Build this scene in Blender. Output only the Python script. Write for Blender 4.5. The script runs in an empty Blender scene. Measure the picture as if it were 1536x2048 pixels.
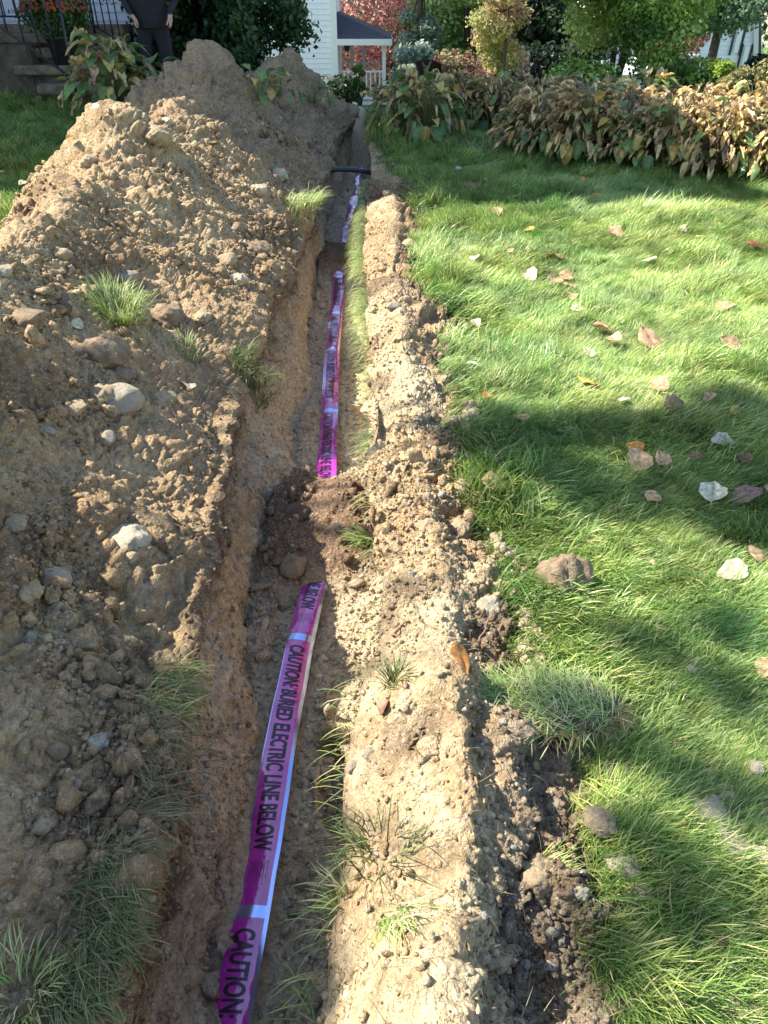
import bpy, bmesh, math, random
import numpy as np
from mathutils import Vector, Matrix
from mathutils.bvhtree import BVHTree
R = math.radians
rng = np.random.default_rng(7)
random.seed(7)
scene = bpy.context.scene
col = scene.collection

# ------------------------------------------------------------------ camera, sky, sun, exposure
F, TH, H = 1420.0, R(36), 1.6
cam_d = bpy.data.cameras.new('camera'); cam = bpy.data.objects.new('camera', cam_d); col.objects.link(cam)
cam_d.sensor_fit = 'VERTICAL'; cam_d.sensor_height = 36.0; cam_d.lens = F*36/2048
cam_d.clip_start = .05; cam_d.clip_end = 600
cam.location = (0, 0, H); cam.rotation_euler = (R(90)-TH, 0, 0)
scene.camera = cam
SUN_EL, SUN_AZ = R(46), math.atan2(-1, .22)
world = bpy.data.worlds.new('World'); scene.world = world; world.use_nodes = True
wn = world.node_tree
sky = wn.nodes.new('ShaderNodeTexSky'); sky.sky_type = 'NISHITA'; sky.sun_disc = False
sky.sun_elevation = SUN_EL; sky.sun_rotation = SUN_AZ; sky.air_density = 1.0; sky.dust_density = .6
wn.links.new(sky.outputs[0], wn.nodes['Background'].inputs[0])
wn.nodes['Background'].inputs[1].default_value = .13
sd = bpy.data.lights.new('sun', 'SUN'); sun = bpy.data.objects.new('sun', sd); col.objects.link(sun)
sd.energy = 5.0; sd.angle = R(.5); sd.color = (1, .93, .82)
SUNV = Vector((math.sin(SUN_AZ)*math.cos(SUN_EL), math.cos(SUN_AZ)*math.cos(SUN_EL), math.sin(SUN_EL)))
sun.rotation_euler = SUNV.to_track_quat('Z', 'Y').to_euler()
scene.view_settings.view_transform = 'Standard'; scene.view_settings.look = 'None'
scene.view_settings.exposure = 1.4; scene.view_settings.gamma = 1
scene.cycles.max_bounces = 6; scene.cycles.diffuse_bounces = 3; scene.cycles.glossy_bounces = 3
scene.cycles.transmission_bounces = 4

# ------------------------------------------------------------------ helpers
def ray(px, py):
    u = (px-768)/F; v = -(py-1024)/F
    return Vector((u, math.cos(TH)+v*math.sin(TH), -math.sin(TH)+v*math.cos(TH)))
def atY(px, py, Y):
    d = ray(px, py); t = Y/d.y; return Vector((d.x*t, Y, H+d.z*t))
def atZ(px, py, z=0.):
    d = ray(px, py); t = (z-H)/d.z; return Vector((d.x*t, d.y*t, z))
def tag(o, label=None, cat=None, group=None, kind=None):
    if label: o['label'] = label
    if cat: o['category'] = cat
    if group: o['group'] = group
    if kind: o['kind'] = kind
    return o
def empty(name, loc, rz=0):
    o = bpy.data.objects.new(name, None); col.objects.link(o); o.location = loc
    o.rotation_euler = (0, 0, rz); o.empty_display_size = .1; return o
def link(name, me, parent=None, loc=(0, 0, 0)):
    o = bpy.data.objects.new(name, me); col.objects.link(o); o.location = loc
    if parent: o.parent = parent
    return o
def npmesh(name, V, Q, mat, cols=None, smooth=True, k=None):
    """vectorised mesh: V (n,3), Q (m,k) faces of k corners"""
    me = bpy.data.meshes.new(name)
    V = np.ascontiguousarray(V, dtype=np.float32); Q = np.ascontiguousarray(Q, dtype=np.int32)
    k = Q.shape[1]
    me.vertices.add(len(V)); me.vertices.foreach_set('co', V.ravel())
    me.loops.add(Q.size); me.loops.foreach_set('vertex_index', Q.ravel())
    me.polygons.add(len(Q))
    me.polygons.foreach_set('loop_start', np.arange(0, Q.size, k, dtype=np.int32))
    me.polygons.foreach_set('use_smooth', np.full(len(Q), smooth))
    me.update(calc_edges=True)
    if cols is not None:
        a = me.color_attributes.new('Col', 'FLOAT_COLOR', 'POINT')
        c4 = np.ones((len(V), 4), dtype=np.float32); c4[:, :3] = cols
        a.data.foreach_set('color', c4.ravel())
    for m in (mat if isinstance(mat, (list, tuple)) else [mat]): me.materials.append(m)
    return me

def _h(ix, iy, iz, s):
    h = (ix.astype(np.int64)*374761393 + iy.astype(np.int64)*668265263 + iz.astype(np.int64)*2147483647 + s*1274126177) & 0xffffffff
    h = ((h ^ (h >> 13))*1274126177) & 0xffffffff
    h = (h ^ (h >> 16)) & 0xffffff
    return (h/float(0xffffff)).astype(np.float32)
def vn(x, y, z, s=0):
    fx, fy, fz = np.floor(x), np.floor(y), np.floor(z)
    ix, iy, iz = fx.astype(np.int64), fy.astype(np.int64), fz.astype(np.int64)
    ux, uy, uz = x-fx, y-fy, z-fz
    ux = ux*ux*(3-2*ux); uy = uy*uy*(3-2*uy); uz = uz*uz*(3-2*uz)
    r = 0
    for a in (0, 1):
        for b in (0, 1):
            for c in (0, 1):
                w = (ux if a else 1-ux)*(uy if b else 1-uy)*(uz if c else 1-uz)
                r = r + w*_h(ix+a, iy+b, iz+c, s)
    return r*2-1
def fbm(x, y, z, sc, octv=4, s=0, g=.5):
    r = 0; a = 1.; t = 0
    for k in range(octv):
        f = sc*2**k
        r = r + a*vn(x*f+k*17.3, y*f+k*5.1, z*f+k*9.7, s+k); t += a; a *= g
    return r/t
def domes(u, v, cell, s, prob=.8):
    """clods: rounded caps in a jittered grid, 0..1"""
    u = u/cell; v = v/cell
    fu, fv = np.floor(u), np.floor(v); out = np.zeros_like(u)
    for a in (-1, 0, 1):
        for b in (-1, 0, 1):
            iu, iv = fu+a, fv+b
            z0 = np.zeros_like(iu)
            cx = iu+_h(iu, iv, z0, s); cy = iv+_h(iu, iv, z0+1, s)
            rr = .25+.45*_h(iu, iv, z0+2, s)**2; on = _h(iu, iv, z0+3, s) < prob
            d2 = (u-cx)**2+(v-cy)**2
            out = np.maximum(out, np.where(on, np.sqrt(np.clip(rr*rr-d2, 0, None))*1.4, 0))
    return out
def sm(a, b, x):
    t = np.clip((x-a)/(b-a), 0, 1); return t*t*(3-2*t)
def C(*c): return np.array(c, dtype=np.float32)
def mix(a, b, t):
    t = np.asarray(t)[..., None]; return a*(1-t)+b*t

# ------------------------------------------------------------------ materials
def newmat(name):
    m = bpy.data.materials.new(name); m.use_nodes = True
    nt = m.node_tree; b = nt.nodes['Principled BSDF']; return m, nt, b
def N(nt, t, **kw):
    n = nt.nodes.new(t)
    for k, v in kw.items():
        if k in n.inputs: n.inputs[k].default_value = v
        else: setattr(n, k, v)
    return n
def soil_mat(name, bump=1., spk=.5):
    m, nt, b = newmat(name); L = nt.links.new
    at = N(nt, 'ShaderNodeAttribute', attribute_name='Col')
    tc = N(nt, 'ShaderNodeNewGeometry')
    n1 = N(nt, 'ShaderNodeTexNoise', Scale=38., Detail=6., Roughness=.65); L(tc.outputs['Position'], n1.inputs['Vector'])
    n2 = N(nt, 'ShaderNodeTexNoise', Scale=260., Detail=3., Roughness=.7); L(tc.outputs['Position'], n2.inputs['Vector'])
    vo = N(nt, 'ShaderNodeTexVoronoi', Scale=150.); L(tc.outputs['Position'], vo.inputs['Vector'])
    vo2 = N(nt, 'ShaderNodeTexVoronoi', Scale=60.); L(tc.outputs['Position'], vo2.inputs['Vector'])
    mr = N(nt, 'ShaderNodeMapRange'); mr.inputs[1].default_value = .3; mr.inputs[2].default_value = .72
    mr.inputs[3].default_value = .62; mr.inputs[4].default_value = 1.38; L(n1.outputs[0], mr.inputs[0])
    mr2 = N(nt, 'ShaderNodeMapRange'); mr2.inputs[1].default_value = .25; mr2.inputs[2].default_value = .75
    mr2.inputs[3].default_value = .7; mr2.inputs[4].default_value = 1.35; L(n2.outputs[0], mr2.inputs[0])
    mm = N(nt, 'ShaderNodeMath', operation='MULTIPLY'); L(mr.outputs[0], mm.inputs[0]); L(mr2.outputs[0], mm.inputs[1])
    vm = N(nt, 'ShaderNodeVectorMath', operation='SCALE'); L(at.outputs['Color'], vm.inputs[0]); L(mm.outputs[0], vm.inputs['Scale'])
    # pale mineral grains
    gr = N(nt, 'ShaderNodeMapRange'); gr.inputs[1].default_value = .9; gr.inputs[2].default_value = .93; 
    sx = N(nt, 'ShaderNodeSeparateColor'); L(vo.outputs['Color'], sx.inputs[0]); L(sx.outputs[0], gr.inputs[0])
    ml = N(nt, 'ShaderNodeMath', operation='MULTIPLY'); ml.inputs[1].default_value = spk; L(gr.outputs[0], ml.inputs[0])
    mx = N(nt, 'ShaderNodeMix', data_type='RGBA'); L(ml.outputs[0], mx.inputs[0]); L(vm.outputs[0], mx.inputs[6])
    mx.inputs[7].default_value = (.55, .49, .38, 1); L(mx.outputs[2], b.inputs['Base Color'])
    b.inputs['Roughness'].default_value = .95; b.inputs['Specular IOR Level'].default_value = .15
    a1 = N(nt, 'ShaderNodeMath', operation='MULTIPLY_ADD'); L(n2.outputs[0], a1.inputs[0]); a1.inputs[1].default_value = .35; L(n1.outputs[0], a1.inputs[2])
    a2 = N(nt, 'ShaderNodeMath', operation='MULTIPLY_ADD'); L(vo.outputs['Distance'], a2.inputs[0]); a2.inputs[1].default_value = -.22; L(a1.outputs[0], a2.inputs[2])
    a3 = N(nt, 'ShaderNodeMath', operation='MULTIPLY_ADD'); L(vo2.outputs['Distance'], a3.inputs[0]); a3.inputs[1].default_value = -.45; L(a2.outputs[0], a3.inputs[2])
    bp = N(nt, 'ShaderNodeBump', Strength=1.0*bump, Distance=.022); L(a3.outputs[0], bp.inputs['Height']); L(bp.outputs[0], b.inputs['Normal'])
    return m
M = {}
M['soil'] = soil_mat('soil')
def leafy(name, trans=.3, var=.35, rough=.55, rand=False, sat_noise=3.):
    m, nt, b = newmat(name); L = nt.links.new
    at = N(nt, 'ShaderNodeAttribute', attribute_name='Col'); g = N(nt, 'ShaderNodeNewGeometry')
    n = N(nt, 'ShaderNodeTexNoise', Scale=sat_noise, Detail=3.); L(g.outputs['Position'], n.inputs['Vector'])
    mr = N(nt, 'ShaderNodeMapRange'); mr.inputs[1].default_value = .3; mr.inputs[2].default_value = .7
    mr.inputs[3].default_value = 1-var; mr.inputs[4].default_value = 1+var; L(n.outputs[0], mr.inputs[0])
    vm = N(nt, 'ShaderNodeVectorMath', operation='SCALE'); L(at.outputs['Color'], vm.inputs[0]); L(mr.outputs[0], vm.inputs['Scale'])
    out = vm.outputs[0]
    if rand:
        oi = N(nt, 'ShaderNodeObjectInfo'); n3 = N(nt, 'ShaderNodeTexNoise', Scale=1.1, Detail=4., Roughness=.6); L(g.outputs['Position'], n3.inputs['Vector'])
        ad = N(nt, 'ShaderNodeMath', operation='MULTIPLY_ADD'); L(oi.outputs['Random'], ad.inputs[0]); ad.inputs[1].default_value = .35
        L(n3.outputs[0], ad.inputs[2])
        r2 = N(nt, 'ShaderNodeMapRange'); r2.inputs[1].default_value = .45; r2.inputs[2].default_value = .95; L(ad.outputs[0], r2.inputs[0])
        hs = N(nt, 'ShaderNodeMix', data_type='RGBA', blend_type='MULTIPLY'); hs.inputs[0].default_value = 1
        cr = N(nt, 'ShaderNodeMix', data_type='RGBA'); L(r2.outputs[0], cr.inputs[0])
        cr.inputs[6].default_value = (.75, .95, .95, 1); cr.inputs[7].default_value = (1.7, 1.35, 1.3, 1)
        L(out, hs.inputs[6]); L(cr.outputs[2], hs.inputs[7]); out = hs.outputs[2]
    L(out, b.inputs['Base Color']); b.inputs['Roughness'].default_value = rough
    b.inputs['Specular IOR Level'].default_value = .4
    tr = N(nt, 'ShaderNodeBsdfTranslucent'); L(out, tr.inputs['Color'])
    ms = N(nt, 'ShaderNodeMixShader'); ms.inputs[0].default_value = trans
    L(b.outputs[0], ms.inputs[1]); L(tr.outputs[0], ms.inputs[2])
    L(ms.outputs[0], nt.nodes['Material Output'].inputs['Surface'])
    return m
M['grass'] = leafy('grass', .33, .3, .38, rand=True)
M['tuft'] = leafy('tuft_grass', .3, .25, .5)
M['hosta'] = leafy('hosta_leaf', .3, .3, .5, sat_noise=25.)
M['leaf'] = leafy('fallen_leaf', .15, .4, .6, sat_noise=60.)
M['crown'] = leafy('crown_leaf', .4, .3, .5, sat_noise=1.2)
def plain(name, c, rough=.7, var=.2, sc=12., bump=.0, metal=0., spec=.5, bscale=60.):
    m, nt, b = newmat(name); L = nt.links.new
    g = N(nt, 'ShaderNodeNewGeometry'); n = N(nt, 'ShaderNodeTexNoise', Scale=sc, Detail=6., Roughness=.6); L(g.outputs['Position'], n.inputs['Vector'])
    mr = N(nt, 'ShaderNodeMapRange'); mr.inputs[1].default_value = .3; mr.inputs[2].default_value = .7
    mr.inputs[3].default_value = 1-var; mr.inputs[4].default_value = 1+var; L(n.outputs[0], mr.inputs[0])
    vm = N(nt, 'ShaderNodeVectorMath', operation='SCALE'); vm.inputs[0].default_value = c; L(mr.outputs[0], vm.inputs['Scale'])
    L(vm.outputs[0], b.inputs['Base Color']); b.inputs['Roughness'].default_value = rough; b.inputs['Metallic'].default_value = metal
    b.inputs['Specular IOR Level'].default_value = spec
    if bump:
        n2 = N(nt, 'ShaderNodeTexNoise', Scale=bscale, Detail=8., Roughness=.7); L(g.outputs['Position'], n2.inputs['Vector'])
        bp = N(nt, 'ShaderNodeBump', Strength=bump, Distance=.02); L(n2.outputs[0], bp.inputs['Height']); L(bp.outputs[0], b.inputs['Normal'])
    return m
M['iron'] = plain('black_iron', (.025, .025, .028), .5, .3)
M['siding'] = plain('white_siding', (.80, .82, .86), .6, .04, 2.)
M['trim'] = plain('white_trim', (.8, .8, .8), .5, .04)
M['shingle'] = plain('dark_shingle', (.06, .065, .09), .9, .4, 20., .4)
M['step'] = plain('step_stone', (.13, .10, .07), .95, .55, 7., .9)
M['slab'] = plain('slab_concrete', (.21, .175, .12), .95, .5, 10., .7)
M['black'] = plain('black_cloth', (.012, .012, .016), .9, .3, 8., .3, bscale=20.)
M['skin'] = plain('skin', (.45, .26, .18), .55, .08)
M['hair'] = plain('hair', (.05, .03, .02), .7, .3)
M['pot'] = plain('dark_pot', (.03, .03, .03), .6, .3)
M['shutter'] = plain('shutter', (.015, .02, .035), .6, .2)
M['glass'] = plain('window_glass', (.05, .06, .08), .08, .1)
M['bark'] = plain('bark', (.07, .055, .045), .95, .4, 20., .6)
M['conduit'] = plain('black_conduit', (.03, .032, .04), .35, .3, 15.)
M['root'] = plain('root', (.22, .15, .09), .9, .3, 30.)
M['car'] = plain('car_paint', (.75, .76, .78), .25, .02)
M['ceil'] = plain('soffit', (.55, .5, .42), .7, .05)
M['chair'] = plain('chair_metal', (.12, .085, .06), .5, .3)
M['ink'] = None
def rockm(name, c, v=.25):
    m = plain(name, c, .92, v, 22., .9, spec=.2, bscale=90.); return m
M['rock_tan'] = rockm('rock_tan', (.44, .34, .21)); M['rock_brown'] = rockm('rock_brown', (.31, .225, .145), .35)
M['rock_grey'] = rockm('rock_grey', (.38, .33, .255)); M['rock_cream'] = rockm('rock_cream', (.56, .48, .33))
M['rock_dark'] = rockm('rock_dark', (.16, .11, .075), .4)
# glossy red film of the tape, violet sky reflection mixed into its base colour
m, nt, b = newmat('red_film_sky_tint'); M['film'] = m
b.inputs['Base Color'].default_value = (.54, .006, .27, 1); b.inputs['Roughness'].default_value = .3
b.inputs['Coat Weight'].default_value = 1; b.inputs['Coat IOR'].default_value = 2.1; b.inputs['Coat Tint'].default_value = (.92, .9, 1, 1); b.inputs['Coat Roughness'].default_value = .07
nn = N(nt, 'ShaderNodeTexNoise', Scale=14., Detail=2.); gg = N(nt, 'ShaderNodeNewGeometry'); nt.links.new(gg.outputs['Position'], nn.inputs['Vector'])
bb = N(nt, 'ShaderNodeBump', Strength=.6, Distance=.012); nt.links.new(nn.outputs[0], bb.inputs['Height'])
nt.links.new(bb.outputs[0], b.inputs['Normal']); nt.links.new(bb.outputs[0], b.inputs['Coat Normal'])
dn_ = N(nt, 'ShaderNodeTexNoise', Scale=9., Detail=9., Roughness=.75); nt.links.new(gg.outputs['Position'], dn_.inputs['Vector'])
dr_ = N(nt, 'ShaderNodeMapRange'); dr_.inputs[1].default_value = .56; dr_.inputs[2].default_value = .72; dr_.inputs[4].default_value = .6; nt.links.new(dn_.outputs[0], dr_.inputs[0])
dm_ = N(nt, 'ShaderNodeMix', data_type='RGBA'); dm_.inputs[6].default_value = (.50, .006, .33, 1); dm_.inputs[7].default_value = (.42, .31, .2, 1)
nt.links.new(dr_.outputs[0], dm_.inputs[0]); nt.links.new(dm_.outputs[2], b.inputs['Base Color'])
cw_ = N(nt, 'ShaderNodeMath', operation='SUBTRACT'); cw_.inputs[0].default_value = 1.; nt.links.new(dr_.outputs[0], cw_.inputs[1]); nt.links.new(cw_.outputs[0], b.inputs['Coat Weight'])
m, nt, b = newmat('ink'); M['ink'] = m
b.inputs['Base Color'].default_value = (.004, .004, .012, 1); b.inputs['Roughness'].default_value = .4
b.inputs['Coat Weight'].default_value = 1; b.inputs['Coat IOR'].default_value = 1.3; b.inputs['Coat Roughness'].default_value = .1
m, nt, b = newmat('foil'); M['foil'] = m
b.inputs['Base Color'].default_value = (.45, .58, .95, 1); b.inputs['Metallic'].default_value = .9; b.inputs['Roughness'].default_value = .16

# ------------------------------------------------------------------ terrain functions
def ip(Y, tab):
    t = np.array(tab, dtype=float); return np.interp(Y, t[:, 0], t[:, 1])
def g(x, y):
    """lawn height"""
    x = np.asarray(x, dtype=float); y = np.asarray(y, dtype=float)
    z = .40*sm(-1.9, -3.6, x)*sm(5.5, 10.5, y)
    d = np.clip(y-13, 0, None)
    z = z - np.where(d < 4, d*d*.014, .224+(d-4)*.112)*sm(-12, -4, x+ .0*y) - .0
    z = np.maximum(z, -6.)
    z = z + .015*np.sin(x*1.7+.4)*np.sin(y*1.3)
    return z
LIPL = [(-3,-.53),(.52,-.54),(.7,-.52),(.92,-.53),(1.13,-.55),(1.38,-.57),(1.69,-.6),(2.09,-.62),(2.63,-.68),(3.2,-.73),(4.06,-.76),(5.35,-.71),(6.87,-.68),(8.17,-.68),(11,-.62),(13,-.5)]
FTL = [(-3,-.5),(.69,-.5),(.93,-.51),(1.22,-.53),(1.6,-.55),(1.96,-.56),(2.31,-.55),(2.78,-.55),(3.28,-.51),(4.12,-.52),(5.4,-.57),(7.45,-.64),(9.13,-.66),(10.9,-.6),(13,-.48)]
LIPR = [(-3,-.14),(.52,-.15),(.64,-.13),(.85,-.09),(1.05,-.10),(1.2,-.10),(1.57,.0),(1.8,.03),(2.08,-.03),(2.61,-.06),(3.08,-.04),(4.04,-.09),(4.97,-.14),(6.3,-.165),(7.65,-.17),(8.95,-.14),(11.1,-.21),(13,-.3)]
CRR = [(-3,.05),(.48,.05),(.74,.13),(.95,.14),(1.18,.14),(1.66,.2),(2.41,.15),(3.39,.11),(4.12,.09),(5.82,.08),(7.28,.09),(9,.0),(11,-.1),(13,-.2)]
CRZ = [(-3,.2),(.5,.26),(.9,.29),(1.15,.27),(1.4,.15),(1.9,.13),(2.4,.12),(3.,.10),(3.5,.13),(4.1,.09),(5,.12),(5.8,.12),(6.5,.11),(7.2,.12),(8,.05),(9,.06),(11,.03),(13,0)]
EDR = [(-3,.45),(.53,.46),(.81,.5),(1.07,.53),(1.24,.46),(1.6,.45),(1.97,.43),(2.35,.38),(2.88,.35),(3.74,.32),(4.3,.38),(4.9,.27),(5.4,.24),(6.0,.36),(6.5,.38),(6.9,.24),(7.6,.34),(8.2,.16),(9.76,.02),(11,-.05),(13,-.15)]
HX = [(-3,-1.25),(.5,-1.3),(1.2,-1.45),(2,-1.6),(3,-1.72),(4.5,-1.8),(5.8,-1.9),(6.6,-1.85),(7.3,-1.75),(8.6,-1.85),(9.6,-1.8),(10.4,-1.6),(11.4,-1.42),(12.2,-1.35),(13,-1.2),(14.5,-1.1)]
HZ = [(-3,.3),(0,.42),(.5,.5),(1.2,.62),(2,.70),(3,.75),(4,.69),(4.8,.69),(5.4,.80),(5.8,.97),(6.2,.90),(6.7,.74),(7.2,.80),(7.9,.98),(8.5,1.09),(8.9,1.03),(9.6,.85),(10.3,.62),(10.9,.8),(11.7,.98),(12.1,.95),(12.8,.62),(13.4,.2),(14.2,.0)]
TAPE = [(.3,-.395),(.67,-.38),(.9,-.37),(1.12,-.36),(1.46,-.35),(1.91,-.33),(2.19,-.31),(2.35,-.29),(2.72,-.285),(3.28,-.31),(4.02,-.34),(4.8,-.37),(5.83,-.39),(6.71,-.42),(7.54,-.41),(8.45,-.39),(9.69,-.34),(11.3,-.33)]
def rowsY():
    ys = [-1.2, -.9, -.6, -.3, 0., .2, .3]
    y = .36
    while y < 14.4:
        ys.append(y); y += .0029*math.sqrt(1.9+y*y)+(.0 if y < 9 else .01)
    return np.array(ys)
YS = rowsY(); NR = len(YS)
Y1 = YS
wob = lambda s, a, f: a*fbm(Y1, 0*Y1, 0*Y1, f, 3, s)
lipL = ip(Y1, LIPL)+wob(1, .05, 1.3)+wob(21, .035, 4.); ftL = ip(Y1, FTL)+wob(2, .07, 1.9)
lipR = ip(Y1, LIPR)+wob(3, .018, 4.); ftR = ip(Y1, LIPR)+.055+wob(4, .02, 2.)
nf = 1-sm(1.15, 1.35, Y1)
cR = ip(Y1, CRR)+.04*nf+wob(5, .03, 3.); cZ = ip(Y1, CRZ)*(1+.75*fbm(Y1, 0*Y1, 0*Y1+3, 2.6, 3, 9)); eR = ip(Y1, EDR)+wob(6, .16, 2.3)+wob(26, .08, 6.)
hX = ip(Y1, HX); hZ = ip(Y1, HZ)
endf = 1-sm(11.6, 13., Y1)
dep = -.5*endf - .0
pts = []   # list of (x, z, n samples to next)
gl = g(-1.6+0*Y1, Y1)
hzz = hZ
footL = hX-hzz*1.25-.05
gf = g(footL, Y1); gL0 = g(-6.5+0*Y1, Y1); gR1 = g(9+0*Y1, Y1)
g0 = g(0*Y1, Y1)
strip = .09*(1-sm(1.3, 2.2, Y1))           # level grassy shelf by the lip near the camera
bot = lipL-.05-strip*1.2
def P_(x, z): return np.stack([x, z], 1)
prof = [
 (P_(0*Y1-6.5, gL0), 40), (P_(footL-.25, g(footL-.25, Y1)), 20), (P_(footL, gf+.03), 110),
 (P_(hX-.05, gl*.5+hzz), 16), (P_(hX+.05, gl*.5+hzz*.985), 210),
 (P_(hX*.5+bot*.5, hzz*.47+.02), 210), (P_(bot, g0+.045+.02*endf), 40),
 (P_(lipL, g0+0*Y1+.0), 40), (P_(lipL*.75+ftL*.25-.01, g0+dep*.3), 50), (P_(lipL*.35+ftL*.65+.0, dep*.72+g0*.3), 50),
 (P_(ftL, dep), 70), (P_(ftL*.5+ftR*.5, dep-.012), 60), (P_(ftR, dep+.005), 26),
 (P_(lipR+.045, dep*.3), 26), (P_(lipR, g0-.0+.012), 40), (P_(lipR*.55+cR*.45, cZ*.62+g0), 60),
 (P_(cR, cZ+g0), 80), (P_(cR*.62+eR*.38-.02*nf, (cZ*(.5-.24*nf))+g0), 80), (P_(eR, g0+.012), 40), (P_(eR+.5, g(eR+.5, Y1)), 60), (P_(0*Y1+9., gR1), 0)]
XS, ZS, SEG = [], [], []
for i in range(len(prof)-1):
    (a, n), (b_, _) = prof[i], prof[i+1]
    t = np.linspace(0, 1, n, endpoint=False)
    if i == 0: t = t**.6
    if i == len(prof)-2: t = np.linspace(0, 1, n+1)**1.6
    XS.append(a[:, 0:1]*(1-t)+b_[:, 0:1]*t); ZS.append(a[:, 1:2]*(1-t)+b_[:, 1:2]*t); SEG += [i]*len(t)
XX = np.concatenate(XS, 1); ZZ = np.concatenate(ZS, 1); SEG = np.array(SEG); NC = XX.shape[1]
YY = np.repeat(Y1[:, None], NC, 1)
def boxv(A, k, it=1):
    for _ in range(it):
        B = np.pad(A, ((0, 0), (k, k)), 'edge'); c = np.cumsum(np.pad(B, ((0, 0), (1, 0))), 1)
        A = (c[:, 2*k+1:]-c[:, :-(2*k+1)])/(2*k+1)
    return A
def boxr(A, k, it=1): return boxv(A.T, k, it).T
# round the joints (not the outermost samples)
XS2, ZS2 = boxv(XX, 7, 2), boxv(ZZ, 7, 2)
wv = np.ones(NC); wv[:60] = 0; wv[-65:] = 0
XX = XX*(1-wv)+XS2*wv; ZZ = ZZ*(1-wv)+ZS2*wv
ARC = np.cumsum(np.hypot(np.diff(XX, axis=1, prepend=XX[:, :1]), np.diff(ZZ, axis=1, prepend=ZZ[:, :1])), 1)
kmid = int(np.argmax(SEG == 7)); ARC = ARC-ARC[:, kmid:kmid+1]
# masks by zone
seg = SEG[None, :]+0*YY
def zone(a, b): return ((SEG >= a) & (SEG <= b)).astype(float)[None, :]
mk_heap = boxv(np.repeat(zone(2, 6), 2, 0), 12)[:1]
mk_wall = boxv(np.repeat(zone(7, 9), 2, 0), 8)[:1]
mk_floor = boxv(np.repeat(zone(10, 12), 2, 0), 8)[:1]
mk_rw = boxv(np.repeat(zone(13, 13), 2, 0), 5)[:1]
mk_berm = boxv(np.repeat(zone(14, 17), 2, 0), 8)[:1]
# normals in the cross-section plus along y
def normals(XX, YY, ZZ):
    dxu, dzu, dyu = np.gradient(XX, axis=1), np.gradient(ZZ, axis=1), np.gradient(YY, axis=1)
    dxv, dzv, dyv = np.gradient(XX, axis=0), np.gradient(ZZ, axis=0), np.gradient(YY, axis=0)
    nx = dyu*dzv-dzu*dyv; ny = dzu*dxv-dxu*dzv; nz = dxu*dyv-dyu*dxv
    l = np.sqrt(nx*nx+ny*ny+nz*nz)+1e-9
    return nx/l, ny/l, nz/l
nx, ny, nz = normals(XX, YY, ZZ)
f32 = lambda a: a.astype(np.float32)
x_, y_, z_ = f32(XX), f32(YY), f32(ZZ); a_ = f32(ARC)
# big forms
D = mk_heap*(.11*fbm(x_, y_, z_, 1.3, 3, 11))
lowsl = (1-sm(.15, .55, ip(y_, LIPL)-x_))*sm(1.7, 2.2, y_)*(1-sm(4.2, 5.5, y_))
# gullies / slide marks running down the slope on the heap
gx = y_+.35*fbm(a_, y_, 0*y_, 1.2, 2, 14)
gul = fbm(gx*1.0, a_*.28, 0*y_, 2.6, 3, 12)
D = D+mk_heap*(.14*gul+sm(6.3, 7.5, y_)*(.10*fbm(gx*1.6, a_*.7, 0*y_, 4.5, 3, 13)+.03*fbm(x_, y_, z_, 7, 3, 17)))
wa, wb = .06*fbm(x_, y_, z_, 7, 2, 15), .06*fbm(x_, y_, z_, 7, 2, 16)
cu, cv = a_+wa, y_+wb
rough = np.clip(.45+1.5*fbm(x_, y_, z_, 1.7, 3, 20)+.3*sm(6.3, 7.5, y_), .0, 1.2)*(1-.8*lowsl)
D = D+mk_heap*(rough*(.07*domes(cu, cv, .19, 31, .4)+.04*domes(cu+5, cv, .075, 32, .6))+.022*domes(cu, cv+3, .038, 33, .7)+.02*fbm(x_, y_, z_, 9, 3, 35)
               +.007*domes(cu, cv+7, .018, 34, .75))
D = D+mk_wall*(.06*domes(cu*.7, cv, .36, 46, .7)+.06*fbm(x_, y_*.8, z_*.7, 2.6, 4, 41)+.02*fbm(x_, y_, z_, 12, 4, 42)+.006*domes(cu, cv, .03, 43, .5)
               +.022*fbm(y_*6, a_*.8, 0*y_, 3.5, 3, 44)+.02*np.abs(fbm(x_, y_, z_, 8, 3, 47))+.012*domes(cu, cv, .06, 48, .4))
tx = ip(y_, TAPE); near = np.exp(-((x_-tx)/.08)**2)
D = D+mk_floor*(1-.75*near)*(.04*fbm(x_, y_, z_, 3, 3, 51)+.012*domes(cu, cv, .05, 52, .6)+.009*domes(cu, cv, .022, 53, .6)+.01*fbm(x_, y_, z_, 25, 2, 55))
D = D+mk_floor*sm(6, 8, y_)*(.05*fbm(x_, y_, z_, 2.2, 3, 57)+.03*fbm(x_, y_*2, z_, 6, 3, 58))+mk_wall*sm(6, 8, y_)*(.06*fbm(x_, y_*2.2, z_, 2.2, 3, 59))
D = D+mk_rw*(.025*fbm(x_, y_, z_, 6, 3, 56))
sf = 1-.6*(1-sm(1.25, 1.6, y_))*(1-sm(.0, .10, x_-ip(y_, CRR)))
rb = np.clip(.45+1.3*fbm(x_, y_, z_, 2.6, 2, 60)+.9*sm(-.02, .15, x_-ip(y_, CRR)), .08, 1.25)
D = D+mk_berm*(.06*fbm(x_, y_, z_, 3.4, 3, 61)+sf*rb*(.06*domes(cu, cv, .17, 62, .4)+.05*domes(cu+2, cv, .10, 67, .4)+.02*domes(cu, cv, .05, 63, .65))+.012*fbm(x_, y_, z_, 16, 4, 66)+sf*(.010*domes(cu, cv, .024, 64, .75)+.006*domes(cu, cv+2, .012, 65, .8)))
mk_lawn = 1-np.clip(mk_heap+mk_wall+mk_floor+mk_rw+mk_berm, 0, 1)
edge = np.ones_like(y_); edge[:, :3] = 0; edge[:, -3:] = 0; edge[:2] = 0; edge[-3:] = 0
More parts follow.
